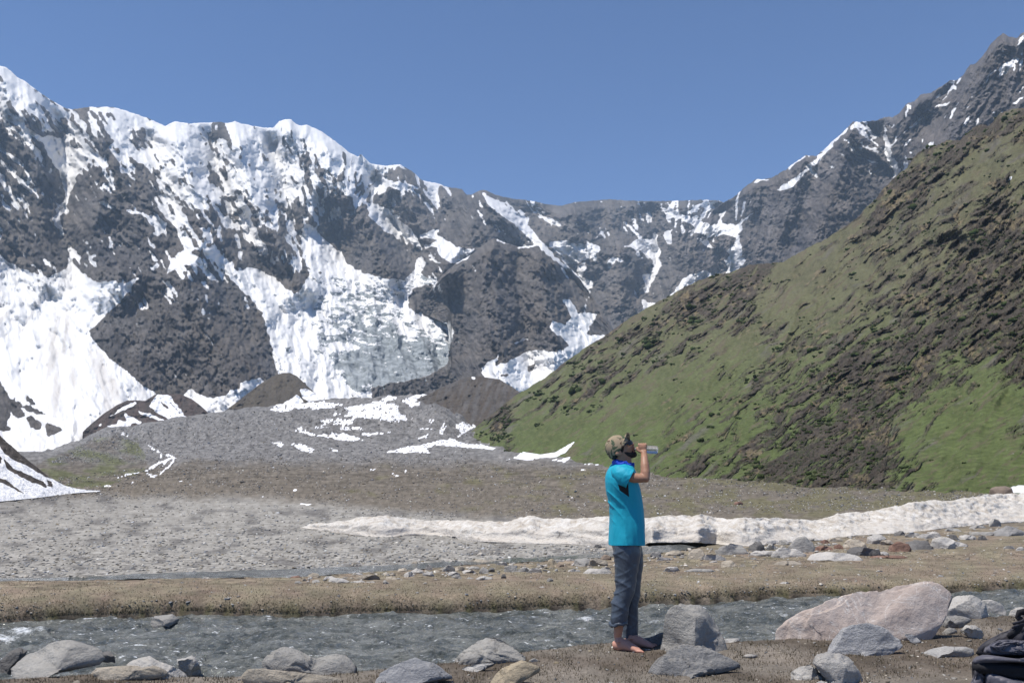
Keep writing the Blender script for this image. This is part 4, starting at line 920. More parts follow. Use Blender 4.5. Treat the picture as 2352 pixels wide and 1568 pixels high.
# ------------------------------------------------------------------ boulders
def n3(p, f, octv, seed):
    x, y, z = p[:, 0] * f, p[:, 1] * f, p[:, 2] * f
    return (fbm(x + 0.31 * z, y - 0.27 * z, octv, seed, 0.58) + fbm(y + 0.4 * x, z + 0.2 * y, octv, seed + 3, 0.58) + fbm(z - 0.3 * y, x + 0.3 * z, octv, seed + 7, 0.58)) / 1.9
_ICO = {}
def ico(sub):
    if sub not in _ICO:
        bm = bmesh.new(); bmesh.ops.create_icosphere(bm, subdivisions=sub, radius=1.0)
        v = np.array([x.co[:] for x in bm.verts]); f = np.array([[q.index for q in p.verts] for p in bm.faces]); bm.free()
        _ICO[sub] = (v, f)
    return _ICO[sub]
def rock_shape(seed, sub, cuts=16, rough=0.05, layer=0.0, lo=0.5, hi=0.72, planes=()):
    r = np.random.default_rng(seed)
    v, f = ico(sub); v = v.copy()
    for i in range(cuts):
        n = r.normal(size=3); n /= np.linalg.norm(n)
        d = r.uniform(lo, max(hi, lo + .12))
        k = v @ n - d
        m = k > 0
        v[m] -= (k[m] * 0.97)[:, None] * n
    for n, d in planes:
        n = np.array(n, float); n /= np.linalg.norm(n)
        k = v @ n - d; m = k > 0
        v[m] -= (k[m] * 0.985)[:, None] * n
    dv = v / np.linalg.norm(v, axis=1)[:, None]
    nse = n3(v + seed % 97, 2.1, 5, seed % 50) * rough
    nse = nse + n3(v + seed % 61, 8.0, 4, seed % 40) * rough * 0.55
    nse = nse - rough * 0.9 * np.clip(np.abs(n3(v + seed % 53, 1.6, 3, seed % 30)) * -9 + 1, 0, 1)
    if layer:
        tl = r.normal(size=3); tl /= np.linalg.norm(tl)
        tl = tl * 0.5 + np.array([0.1, 0.1, 0.9]); tl /= np.linalg.norm(tl)
        h = v @ tl + 0.08 * n3(v, 2.0, 3, 3)
        nse = nse + layer * (perlin(h * 9, h * 0 + seed % 31, 4) + 0.5 * perlin(h * 23, h * 0 + 2.2, 5))
    v = v + dv * nse[:, None]
    return v, f
Rm = MatB('stone')
co = Rm.coord('Object')
oi = Rm.add('ShaderNodeObjectInfo')
tint = oi.outputs['Color']
rv = Rm.add('ShaderNodeVectorMath', operation='ADD'); Rm.l.new(co, rv.inputs[0]); Rm.l.new(oi.outputs['Random'], rv.inputs[1])
cv_ = rv.outputs[0]
lay = Rm.noise(5.0, 6, 0.7, Rm.mapping(cv_, (1, 1, 4.5), (0.35, 0.25, 0)), 0.4)
c1 = Rm.mix(Rm.rng(Rm.noise(2.6, 7, 0.7, cv_), 0.3, 0.72, 0, 1), Rm.mix(1.0, tint, (0.70, 0.70, 0.71), 'MULTIPLY'), Rm.mix(1.0, tint, (1.22, 1.20, 1.17), 'MULTIPLY'))
c1 = Rm.mix(Rm.rng(lay, 0.55, 0.75, 0, 0.45), c1, Rm.mix(1.0, tint, (0.55, 0.54, 0.54), 'MULTIPLY'))
vein = Rm.noise(3.5, 4, 0.55, cv_, 1.6)
vk = Rm.math('ABSOLUTE', Rm.math('SUBTRACT', vein, 0.5))
c1 = Rm.mix(Rm.math('MULTIPLY', Rm.rng(vk, 0.0, 0.006, 0.55, 0), Rm.rng(Rm.noise(1.3, 2, .5, cv_), .5, .62, 0, 1)), c1, (0.62, 0.60, 0.57))
c1 = Rm.mix(Rm.rng(Rm.noise(60, 3, 0.7, cv_), 0.3, 0.7, 0, 0.5), c1, Rm.mix(1.0, c1, (0.72, 0.72, 0.72), 'MULTIPLY'))
crk = Rm.noise(2.4, 4, 0.5, Rm.mapping(cv_, (1, 1, 1.7)), 0.5)
ck = Rm.rng(Rm.math('ABSOLUTE', Rm.math('SUBTRACT', crk, 0.52)), 0.0, 0.012, 0, 1)
rh = Rm.math('ADD', Rm.math('MULTIPLY', Rm.noise(9, 8, 0.75, cv_), 1.1), Rm.math('MULTIPLY', lay, 0.45))
MAT_ROCK = Rm.done(c1, 0.82, Rm.bump(rh, 0.9, 0.055), 0.25)
Rk = MatB('scratched pink stone')
co = Rk.coord('Object')
pc = Rk.mix(Rk.rng(Rk.noise(3.0, 7, .7, co), .3, .7, 0, 1), (.345, .272, .232), (.50, .435, .39))
w1 = Rk.noise(5.0, 6, .72, Rk.mapping(co, (.8, 2, 3.2), (.3, .5, .1)), .5)
pc = Rk.mix(Rk.rng(w1, .56, .68, 0, .8), pc, (.58, .545, .51))
pc = Rk.mix(Rk.rng(Rk.math('ABSOLUTE', Rk.math('SUBTRACT', Rk.noise(2.6, 5, .6, co, .8), .5)), 0, .008, .7, 0), pc, (.62, .59, .55))
MAT_PINK = Rk.done(pc, .8, Rk.bump(Rk.noise(11, 7, .72, co), .7, .03), .25)
TINT = {'g': (.41, .395, .365), 'lg': (.55, .525, .485), 'dg': (.19, .183, .175), 'tan': (.47, .415, .335), 'pink': (.36, .285, .245), 'red': (.27, .165, .125), 'yel': (.50, .42, .30), 'pale': (.54, .525, .50), 'blue': (.43, .43, .435), 'wet': (.10, .10, .10), 'br': (.24, .19, .15), 'slate': (.32, .312, .30)}
CN = {'g': 'grey', 'lg': 'light grey', 'dg': 'dark grey', 'tan': 'tan', 'pink': 'pinkish-brown', 'red': 'reddish-brown', 'yel': 'yellowish', 'pale': 'pale', 'blue': 'bluish-grey', 'wet': 'dark wet', 'br': 'brown', 'slate': 'slate-grey'}
def outline_rock(kcrop, pts, tint, label, thick=0.7, sub=5, seed=1, sink=10, rough=0.05, layer=0.0, D=None, cuts=13, lo=0.30, name='boulder', group=None, mat=None, yb=None, planes=()):
    p = np.array([cq(kcrop, q) for q in pts])
    ymax = p[:, 1].max()
    x0, x1, y0 = p[:, 0].min(), p[:, 0].max(), p[:, 1].min()
    hgt_ = ymax - y0
    # the foot of the stone goes on below the ground line
    low = p[:, 1] > y0 + 0.72 * hgt_
    p[low, 1] += (p[low, 1] - (y0 + 0.72 * hgt_)) / max(0.28 * hgt_, 1) * 0.35 * hgt_
    y1 = p[:, 1].max()
    c = np.array([(x0 + x1) / 2, y0 + 0.80 * hgt_])
    # radial outline
    q = np.concatenate([p, p[:1]]); dense = []
    for a, b in zip(q[:-1], q[1:]):
        for t in np.linspace(0, 1, 24, endpoint=False): dense.append(a + (b - a) * t)
    d = np.array(dense) - c
    th = np.arctan2(-d[:, 1], d[:, 0]); rr = np.hypot(d[:, 0], d[:, 1])
    bins = np.linspace(-math.pi, math.pi, 181); Ro = np.zeros(181)
    for i, b in enumerate(bins):
        dd = np.abs((th - b + math.pi) % (2 * math.pi) - math.pi)
        k = dd < 0.045
        Ro[i] = rr[k].max() if k.any() else rr[dd.argmin()]
    v, f = rock_shape(seed, sub, cuts, rough, layer, lo, planes=planes)
    # keep some of the cut shape in the depth direction only; the outline follows the photograph
    tv = np.arctan2(v[:, 2], v[:, 0]); rv_ = np.hypot(v[:, 0], v[:, 2])
    Rs = np.zeros(181)
    for i, b in enumerate(bins):
        k = np.abs((tv - b + math.pi) % (2 * math.pi) - math.pi) < 0.05
        Rs[i] = rv_[k].max() if k.any() else 1
    Rs = (np.roll(Rs, 1) + Rs + np.roll(Rs, -1)) / 3
    s = np.interp(tv, bins, Ro) / np.interp(tv, bins, Rs)
    sx, sz = v[:, 0] * s, v[:, 2] * s
    base = G(c[0], (yb if yb else ymax - 2))
    D0 = base.y if D is None else D
    halfw = (x1 - x0) / 2 * D0 / FPX
    th_ = halfw * thick
    Dv = D0 + 0.80 * th_ + v[:, 1] * th_
    X, Y, Z = at_depth(c[0] + sx, c[1] - sz, Dv)
    # sit on the ground: nothing floats; object origin at the base
    org = np.array([base.x, D0 + 0.7 * th_, base.z])
    V = np.stack([X, Y, Z], -1) - org
    o = mesh_np(name, V, f, mat or MAT_ROCK, True)
    o.location = org
    o.color = (*TINT[tint], 1)
    tag(o, label, 'rock' if name == 'rock' else 'boulder', group)
    return o
CROPR = {'1': (3.7238, 0, 1148.4), '2': (3.7238, 516.8, 1147.3), '3': (3.7238, 1033.6, 1147.3), '4': (4.551, 1378, 1223.7), '5': (3.7238, 1720.3, 1147.3), 'V': (1, 0, 0)}
def cq(k, q):
    s, ox, oy = CROPR[k]
    return (q[0] / s + ox, q[1] / s + oy)
HERO = [
 ('1', [(90,1440),(150,1390),(220,1330),(330,1280),(430,1220),(530,1195),(610,1195),(690,1215),(760,1240),(840,1270),(880,1300),(900,1340),(850,1400),(720,1420),(600,1440),(420,1460),(300,1500),(180,1520),(110,1490)], 'g', 'large domed light grey boulder beside the stream near the left edge of the photo', dict(seed=3, rough=.04, lo=.42, planes=[((-.2, -.6, .75), .40), ((.5, -.7, .45), .45)])),
 ('1', [(-40,1400),(0,1370),(60,1310),(120,1275),(180,1255),(230,1280),(210,1330),(160,1380),(90,1440),(20,1450),(-40,1450)], 'dg', 'jagged dark grey rock wedged at the left of the domed boulder', dict(seed=4, layer=.05)),
 ('1', [(800,1370),(830,1330),(900,1290),(950,1290),(985,1330),(985,1390),(880,1415),(810,1410)], 'dg', 'small dark rock leaning on the right end of the domed boulder', dict(seed=5, sub=4)),
 ('1', [(1080,1410),(1160,1360),(1270,1330),(1350,1370),(1460,1410),(1540,1450),(1600,1490),(1640,1540),(1450,1540),(1300,1530),(1150,1500)], 'lg', 'sloping light grey slab with an orange-tan top behind the pinkish flat rock', dict(seed=6, thick=.6)),
 ('1', [(750,1550),(780,1480),(820,1440),(950,1425),(1080,1410),(1200,1395),(1330,1420),(1420,1460),(1440,1490),(1300,1520),(1100,1540),(900,1563)], 'tan', 'flat rust-stained pinkish rock lying low in the near bank', dict(seed=7, thick=.5)),
 ('1', [(1510,1355),(1580,1350),(1640,1325),(1680,1350),(1710,1400),(1725,1460),(1690,1500),(1590,1490),(1520,1420)], 'pale', 'upright pale block at the water edge right of the flat pinkish rock', dict(seed=8, sub=4, thick=.8)),
 ('1', [(1258,1082),(1290,1030),(1320,990),(1400,978),(1480,975),(1535,1015),(1510,1050),(1440,1075),(1380,1085)], 'g', 'wet-bottomed grey rock standing in the stream under the far turf bank', dict(seed=9, sub=4, sink=6, yb=1438)),
 ('1', [(1600,985),(1650,945),(1700,935),(1765,945),(1730,985),(1680,1000)], 'pale', 'pale slab set in the far turf bank above the rock in the water', dict(seed=10, sub=4, thick=.6, sink=4)),
 ('2', [(310,1450),(310,1400),(350,1340),(420,1290),(500,1260),(580,1275),(680,1310),(750,1345),(810,1352),(900,1330),(970,1322),(1050,1340),(1100,1390),(1130,1440),(1145,1510),(1050,1530),(900,1510),(700,1480),(500,1470)], 'g', 'long two-humped boulder with a dark shaded face at the water edge', dict(seed=21, rough=.07, lo=.42, thick=.5)),
 ('2', [(130,1510),(180,1460),(300,1445),(440,1460),(600,1465),(800,1500),(950,1530),(1060,1570),(700,1600),(300,1580),(160,1550)], 'tan', 'long flat pinkish slab in front of the two-humped boulder', dict(seed=12, thick=.35)),
 ('2', [(1240,1600),(1310,1500),(1400,1440),(1500,1390),(1630,1345),(1700,1380),(1800,1400),(1850,1440),(1900,1480),(1955,1520),(1800,1545),(1500,1580),(1350,1620)], 'blue', 'smooth bluish-grey triangular slab at the bottom of the photo', dict(seed=13, planes=[((-.15, -.72, .68), .22), ((.55, -.5, .6), .38)], thick=.5, rough=.025, lo=.42)),
 ('3', [(0,1390),(60,1330),(150,1270),(220,1210),(320,1175),(400,1175),(460,1210),(540,1260),(600,1310),(665,1355),(520,1375),(380,1385),(260,1395),(120,1410)], 'g', 'dark layered boulder with a mossy hollow beside the stream left of the man', dict(seed=14, layer=.07, rough=.07)),
 ('3', [(65,1470),(120,1430),(200,1410),(290,1400),(385,1402),(330,1435),(230,1465),(120,1485)], 'pale', 'flat whitish slab in the turf in front of the layered boulder', dict(seed=15, sub=4, thick=.5, sink=5)),
 ('3', [(300,1600),(380,1500),(440,1440),(530,1400),(620,1370),(680,1390),(770,1435),(750,1475),(660,1520),(560,1580),(480,1620)], 'yel', 'cream and yellow boulder at the bottom of the photo left of the man', dict(seed=16, thick=.7)),
 ('3', [(670,1375),(720,1352),(775,1378),(740,1400)], 'g', 'small grey stone on top edge of the cream boulder', dict(seed=17, sub=3, sink=4)),
 ('4', [(600,1320),(640,1150),(660,1050),(680,900),(700,830),(760,760),(820,735),(940,745),(1030,750),(1080,780),(1130,830),(1170,890),(1220,960),(1270,1050),(1310,1130),(1355,1250),(1330,1310),(1000,1330)], 'g', 'tall tapering grey boulder right of the man', dict(seed=18, thick=.85, rough=.035, cuts=7, lo=.45, layer=.02, planes=[((.75, -.62, .18), .30), ((-.62, -.72, .30), .34), ((-.2, .5, .8), .6)])),
 ('4', [(460,1505),(520,1420),(600,1320),(700,1230),(830,1160),(930,1155),(1050,1175),(1200,1230),(1330,1300),(1440,1360),(1475,1400),(1300,1430),(1050,1470),(800,1510),(650,1545),(520,1550)], 'slate', 'low slanting layered slate slab at the foot of the tall grey boulder', dict(seed=19, thick=.5, layer=.07, planes=[((-.2, -.75, .6), .25), ((.4, -.8, .4), .35)])),
 ('4', [(370,1160),(400,1120),(480,1095),(560,1075),(640,1040),(700,1050),(690,1180),(560,1190),(420,1190)], 'slate', 'dark rock behind the feet of the man, half hidden by the tall boulder', dict(seed=20, sub=4, thick=.5, sink=4)),
 ('4', [(1285,1105),(1380,1098),(1460,1100),(1465,1132),(1340,1150),(1290,1140)], 'pale', 'narrow whitish slab at the stream edge behind the tall boulder', dict(seed=22, sub=4, sink=3)),
 ('5', [(215,1190),(230,1110),(280,1060),(370,1010),(450,960),(560,930),(640,880),(780,825),(900,790),(1000,775),(1150,780),(1280,745),(1400,740),(1500,710),(1600,715),(1680,760),(1735,800),(1715,860),(1690,950),(1660,1020),(1640,1100),(1540,1150),(1400,1175),(1270,1190),(1000,1210),(700,1240),(450,1260),(330,1250),(230,1250)], 'pink', 'huge pinkish-brown boulder with pale scratches beside the stream on the right', dict(seed=23, mat=MAT_PINK, sub=6, rough=.03, thick=.42, cuts=9, lo=.42, planes=[((.04, -.80, .60), .24), ((.45, -.75, -.45), .42), ((-.75, -.5, .1), .62)])),
 ('5', [(630,1320),(700,1220),(780,1110),(870,1070),(1020,1050),(1150,1090),(1230,1140),(1290,1200),(1320,1245),(1200,1295),(1000,1310),(900,1345),(750,1350)], 'blue', 'pale bluish slab leaning against the front of the huge pinkish boulder', dict(seed=24, planes=[((-.1, -.8, .58), .22), ((.5, -.7, .4), .40)], thick=.35, rough=.03, lo=.42)),
 ('5', [(545,1385),(570,1330),(640,1305),(760,1305),(850,1340),(900,1400),(950,1470),(995,1550),(900,1590),(750,1580),(650,1520),(590,1440)], 'lg', 'rounded light grey rock with dark fractures in front of the pale bluish slab', dict(seed=25, thick=.7, layer=.03)),
 ('5', [(325,1540),(360,1470),(430,1430),(520,1405),(570,1430),(620,1480),(740,1525),(620,1550),(480,1545),(400,1550)], 'lg', 'low rounded rock at the left of the fractured light grey rock', dict(seed=26, thick=.7)),
 ('5', [(1620,1020),(1680,930),(1720,850),(1780,820),(1910,810),(1980,850),(2030,900),(2050,985),(1960,1030),(1850,1030),(1750,1020)], 'lg', 'smooth light grey boulder behind the right end of the huge pinkish boulder', dict(seed=27, thick=.7, rough=.03, lo=.45)),
 ('5', [(1980,860),(2070,855),(2160,890),(2200,950),(2215,1005),(2100,1005),(2030,990),(1980,950)], 'lg', 'second smooth pale grey boulder, right of the light grey one by the water', dict(seed=28, sub=4, thick=.7, rough=.03)),
 ('5', [(2215,995),(2240,945),(2290,920),(2352,920),(2400,960),(2390,1010),(2280,1010)], 'lg', 'rounded pale boulder at the right edge of the photo above the backpack', dict(seed=29, sub=4, rough=.03)),
 ('5', [(1640,1070),(1680,1000),(1760,985),(1860,1005),(1915,1032),(1850,1060),(1800,1090),(1740,1110),(1650,1110)], 'slate', 'thin layered grey rock tucked below the smooth light grey boulder', dict(seed=30, sub=4, layer=.08)),
 ('5', [(1805,1120),(1850,1070),(1930,1070),(1990,1110),(2010,1155),(1960,1195),(1900,1195),(1860,1160)], 'lg', 'lichen-mottled grey rock in the turf between the smooth boulders and the backpack', dict(seed=31, sub=4)),
 ('5', [(1460,1360),(1490,1310),(1560,1275),(1680,1250),(1800,1258),(1900,1262),(1935,1300),(1920,1345),(1780,1350),(1650,1345),(1550,1350)], 'pale', 'flat pale slab lying in the soil left of the backpack', dict(seed=32, sub=4, thick=.35, rough=.02)),
 ('5', [(1330,1145),(1400,1152),(1480,1208),(1400,1232),(1365,1195)], 'blue', 'small bluish flat stone under the overhang of the huge pinkish boulder', dict(seed=33, sub=4, thick=.6, sink=3)),
 ('5', [(575,1560),(620,1545),(675,1562),(650,1590),(590,1590)], 'pale', 'small white stone at the bottom edge of the photo', dict(seed=34, sub=3)),
 ('5', [(1640,1140),(1700,1090),(1760,1100),(1785,1125),(1700,1160)], 'g', 'low grey stone in the shade right of the huge pinkish boulder', dict(seed=35, sub=3, sink=4)),
]
for kc, pts, tn, lab, kw in HERO:
    outline_rock(kc, pts, tn, lab, **kw)

# the strip of boulders on the far bank: (x, foot y, width, height, tint) on three enlargements
CM = {'m': (3.1507, 689, 1119.7), 'l': (3.1507, 0, 1091.0), 'r': (2.738, 1493, 1062.3)}
MID = [('m',)+t for t in [(100,655,100,40,'tan'),(215,665,90,28,'lg'),(120,692,70,30,'g'),(280,692,160,42,'lg'),(330,660,50,15,'g'),(495,674,180,48,'tan'),(430,692,100,20,'lg'),(510,692,90,16,'lg'),(548,612,110,50,'tan'),(470,614,90,32,'tan'),(640,642,110,27,'tan'),(665,670,95,32,'tan'),(745,610,80,30,'tan'),(835,580,60,52,'tan'),(845,627,110,47,'lg'),(790,652,80,47,'lg'),(930,647,90,42,'lg'),(935,602,50,46,'lg'),(880,597,60,30,'g'),(990,622,50,30,'tan'),(1075,614,95,56,'g'),(1155,607,80,46,'tan'),(1310,557,130,42,'tan'),(1260,597,90,30,'g'),(1330,627,70,52,'lg'),(1385,617,55,42,'dg'),(1220,622,110,30,'lg'),(1115,642,90,36,'lg'),(1135,662,80,36,'g'),(1230,667,60,22,'g'),(1335,674,130,37,'lg'),(1460,567,95,32,'lg'),(1545,555,40,15,'lg'),(1525,617,100,57,'g'),(1475,662,40,40,'dg'),(1625,614,120,42,'lg'),(1700,620,110,42,'lg'),(1740,582,60,30,'g'),(1830,580,80,68,'yel'),(1885,580,60,36,'br'),(1780,577,60,26,'lg'),(1880,542,70,25,'g'),(1955,537,70,26,'lg'),(2000,567,90,30,'pink'),(2060,574,160,72,'g'),(2160,572,150,62,'tan'),(2215,529,80,50,'br'),(1985,614,95,30,'lg'),(2150,632,220,52,'lg'),(2215,602,80,30,'lg'),(1810,677,50,26,'g'),(1750,727,40,15,'lg'),(280,797,35,26,'dg'),(1630,557,40,20,'tan'),(2155,440,60,32,'wet')]]
MID += [('l',)+t for t in [(2075,737,100,46,'tan'),(2265,737,110,36,'tan'),(2140,747,80,22,'red'),(1490,754,65,20,'lg'),(1690,750,60,14,'lg'),(2160,787,60,24,'g'),(2205,772,35,24,'dg'),(1660,907,80,26,'g'),(1320,787,35,18,'g'),(30,942,35,16,'g')]]
MID += [('r',)+t for t in [(35,602,75,46,'g'),(85,622,95,30,'lg'),(160,592,140,42,'tan'),(290,612,120,76,'tan'),(400,620,160,47,'lg'),(520,584,210,76,'g'),(500,662,110,50,'tan'),(580,662,55,30,'tan'),(400,632,60,16,'lg'),(650,614,40,20,'g'),(670,572,110,75,'dg'),(760,552,70,46,'g'),(720,592,200,42,'lg'),(950,572,175,112,'g'),(870,602,230,76,'lg'),(1095,557,120,36,'red'),(1185,547,60,36,'red'),(1160,627,370,66,'lg'),(870,654,200,40,'tan'),(1290,542,150,66,'tan'),(1340,592,230,66,'dg'),(1425,517,130,66,'lg'),(1470,587,70,30,'lg'),(1490,522,100,36,'tan'),(1570,564,150,72,'red'),(1690,552,190,66,'dg'),(1840,547,170,86,'lg'),(1910,492,65,46,'dg'),(1500,607,260,26,'red'),(1740,482,120,36,'lg'),(1790,477,80,46,'lg'),(1655,472,100,36,'g'),(1570,464,80,36,'dg'),(2000,492,120,40,'lg'),(2090,492,60,36,'dg'),(1940,532,120,40,'lg'),(2170,407,80,56,'g'),(2255,467,230,72,'slate'),(2060,417,120,26,'g'),(1900,437,100,30,'g'),(2090,462,190,30,'g'),(1170,502,100,30,'tan'),(1100,512,60,30,'red'),(2330,557,60,30,'lg'),(2260,547,80,26,'g'),(140,692,110,40,'lg'),(320,690,200,26,'g'),(845,767,70,20,'lg'),(150,877,50,56,'lg'),(770,517,30,20,'dg'),(840,522,80,40,'g'),(650,662,30,14,'tan'),(1440,690,50,16,'lg')]]
ORD1 = 'zeroth first second third fourth fifth sixth seventh eighth ninth tenth eleventh twelfth thirteenth fourteenth fifteenth sixteenth seventeenth eighteenth nineteenth'.split()
TENS = {2: ('twentieth', 'twenty'), 3: ('thirtieth', 'thirty'), 4: ('fortieth', 'forty'), 5: ('fiftieth', 'fifty'), 6: ('sixtieth', 'sixty'), 7: ('seventieth', 'seventy')}
def ordinal(n):
    if n < 20: return ORD1[n]
    t, u = divmod(n, 10)
    return TENS[t][0] if u == 0 else TENS[t][1] + '-' + ORD1[u]
mids = []
for k, x, y, w_, h_, tn in MID:
    s, ox, oy = CM[k]
    mids.append((x / s + ox, y / s + oy, w_ / s, h_ / s, tn))
mids.sort()
cntL = {}; cntR = {}
for i, (x, y, w_, h_, tn) in enumerate(mids):
    asp = w_ / h_
    shape = 'flat stone' if asp > 3.2 else 'slab' if asp > 2.5 else 'boulder' if w_ > 28 else 'upright stone' if asp < 1.25 else 'rock'
    left = x < 1400
    cnt = cntL if left else cntR
    key = (CN[tn], shape); cnt[key] = cnt.get(key, 0) + 1
totL = dict(cntL); totR = dict(cntR); seenL = {}; seenR = {}
for i, (x, y, w_, h_, tn) in enumerate(mids):
    asp = w_ / h_
    shape = 'flat stone' if asp > 3.2 else 'slab' if asp > 2.5 else 'boulder' if w_ > 28 else 'upright stone' if asp < 1.25 else 'rock'
    left = x < 1400
    tot, seen = (totL, seenL) if left else (totR, seenR)
    key = (CN[tn], shape); seen[key] = seen.get(key, 0) + 1
    side = 'left' if left else 'right'
    if tot[key] == 1: lab = f'only {CN[tn]} {shape} in the stony strip across the stream {side} of the man'
    else: lab = f'{ordinal(seen[key])} {CN[tn]} {shape} from left across the stream, {side} of the man'
    hh = h_ * 1.0
    r = np.random.default_rng(900 + i)
    k_ = r.uniform(-.22, .22); e_ = r.uniform(.25, .5)
    u = lambda lo_, hi_: float(r.uniform(lo_, hi_))
    pts = [(x - w_ * .5, y - hh * u(.1, .4)), (x - w_ * u(.36, .47), y - hh * u(.5, .85)), (x - w_ * u(.1, .3), y - hh * u(.82, 1.0)), (x + w_ * k_, y - hh * u(.93, 1.05)), (x + w_ * u(.14, .32), y - hh * u(.75, 1.0)), (x + w_ * u(.36, .47), y - hh * u(.4, .75)), (x + w_ * .5, y - hh * u(.08, .35)), (x + w_ * .46, y), (x - w_ * .46, y)]
    outline_rock('V', pts, tn, lab, thick=.75, sub=4, seed=300 + i, sink=3 + h_ * .12, rough=.055, layer=.035 if i % 3 == 0 else 0.0, cuts=11, lo=.28, group='boulders on the far bank')
# lone boulders further out
outline_rock('V', [(2271,1133),(2275,1122),(2287,1117),(2310,1116),(2324,1121),(2328,1134),(2322,1145),(2300,1149),(2278,1145)], 'br', 'rounded brown-grey boulder resting on the upper end of the snow bank', thick=.8, sub=4, seed=77, sink=2, D=44.0, rough=.04, lo=.75)
outline_rock('V', [(1684,1159),(1688,1152),(1700,1151),(1707,1155),(1706,1161)], 'red', 'lone reddish block on the greenish flat beyond the snow bank', thick=.8, sub=3, seed=78, sink=1)
# ------------------------------------------------------------------ the man drinking
YM = (G((2300 + 470 / 3.136) / 1.7415, (2130 + 1458 / 3.136) / 1.7415).y + G((2300 + 625 / 3.136) / 1.7415, (2130 + 1412 / 3.136) / 1.7415).y) / 2
def c6(cx, cy, Y=YM):
    return P((2300 + cx / 3.136) / 1.74150, (1680 + cy / 3.136) / 1.74150, Y)
def c7(cx, cy, Y=YM):
    return P((2300 + cx / 3.136) / 1.74150, (2130 + cy / 3.136) / 1.74150, Y)
PXM = YM / FPX / 3.136 / 1.7415                      # metres for one pixel of these enlargements
def loft(path, radii, seg=20, lat=Vector((0, 1, 0)), cap=True, sup=2.0):
    """closed tube along a path; radii = (in the picture plane, sideways)"""
    path = [Vector(p) for p in path]
    V, F = [], []
    n = len(path)
    for i, p in enumerate(path):
        t = (path[min(i + 1, n - 1)] - path[max(i - 1, 0)])
        t.normalize()
        u = lat - t * lat.dot(t)
        if u.length < 1e-4: u = Vector((1, 0, 0)) - t * t.x
        u.normalize(); v = t.cross(u)
        ra, rb = radii[i] if isinstance(radii[i], (tuple, list)) else (radii[i], radii[i])
        for k in range(seg):
            a = 2 * math.pi * k / seg
            ca, sa = math.cos(a), math.sin(a)
            ca = math.copysign(abs(ca) ** (2 / sup), ca); sa = math.copysign(abs(sa) ** (2 / sup), sa)
            V.append(p + v * (ra * ca) + u * (rb * sa))
    for i in range(n - 1):
        for k in range(seg):
            a = i * seg + k; b = i * seg + (k + 1) % seg
            F.append((a, b, b + seg, a + seg))
    if cap:
        F.append(tuple(range(seg))[::-1]); F.append(tuple(range((n - 1) * seg, n * seg)))
    return V, F
def ball(c, r, ax=None, seg=16, rings=10):
    """ellipsoid; ax = three unit vectors"""
    ax = ax or (Vector((1, 0, 0)), Vector((0, 1, 0)), Vector((0, 0, 1)))
    r = r if isinstance(r, (tuple, list)) else (r, r, r)
    V, F = [Vector(c) + ax[2] * r[2]], []
    for i in range(1, rings):
        t = math.pi * i / rings
        for k in range(seg):
            a = 2 * math.pi * k / seg
            V.append(Vector(c) + ax[0] * (r[0] * math.sin(t) * math.cos(a)) + ax[1] * (r[1] * math.sin(t) * math.sin(a)) + ax[2] * (r[2] * math.cos(t)))
    V.append(Vector(c) - ax[2] * r[2])
    for k in range(seg): F.append((0, 1 + k, 1 + (k + 1) % seg))
    for i in range(rings - 2):
        for k in range(seg):
            a = 1 + i * seg + k; b = 1 + i * seg + (k + 1) % seg
            F.append((a, a + seg, b + seg, b))
    L = len(V) - 1; o = 1 + (rings - 2) * seg
    for k in range(seg): F.append((L, o + (k + 1) % seg, o + k))
    return V, F
def join(parts):
    V, F = [], []
    for v, f in parts:
        n = len(V); V += list(v); F += [tuple(i + n for i in q) for q in f]
    return V, F
def raw(name, V, F):
    me = bpy.data.meshes.new(name); me.from_pydata([tuple(v) for v in V], [], F); me.update()
    return me
def fused(name, parts, voxel, smooth, mat, parent, org):
    """all pieces grown together into one continuous skin"""
    V, F = join(parts)
    me = raw(name + '_src', V, F)
    bm = bmesh.new(); bm.from_mesh(me); bmesh.ops.recalc_face_normals(bm, faces=bm.faces); bm.to_mesh(me); bm.free()
    o = bpy.data.objects.new('tmp', me); COL.objects.link(o)
    m = o.modifiers.new('r', 'REMESH'); m.mode = 'VOXEL'; m.voxel_size = voxel; m.use_smooth_shade = True
    s = o.modifiers.new('s', 'SMOOTH'); s.factor = 0.5; s.iterations = smooth
    dg = bpy.context.evaluated_depsgraph_get()
    res = bpy.data.meshes.new_from_object(o.evaluated_get(dg))
    bpy.data.objects.remove(o); bpy.data.meshes.remove(me)
    res.name = name
    res.transform(Matrix.Translation(-Vector(org)))
    res.materials.clear(); res.materials.append(mat)
    q = bpy.data.objects.new(name, res); link(q, parent)
    return q
def plain(name, V, F, mat, parent, org, smooth=True, recalc=True, thick=0, sub=0):
    me = raw(name, V, F)
    me.transform(Matrix.Translation(-Vector(org)))
    if recalc:
        bm = bmesh.new(); bm.from_mesh(me); bmesh.ops.recalc_face_normals(bm, faces=bm.faces); bm.to_mesh(me); bm.free()
    if smooth: me.polygons.foreach_set('use_smooth', np.ones(len(me.polygons), bool))
    me.materials.append(mat)
    o = bpy.data.objects.new(name, me); link(o, parent)
    if thick:
        m = o.modifiers.new('s', 'SOLIDIFY'); m.thickness = thick; m.offset = 0
    if sub:
        m = o.modifiers.new('u', 'SUBSURF'); m.levels = sub; m.render_levels = sub
    return o
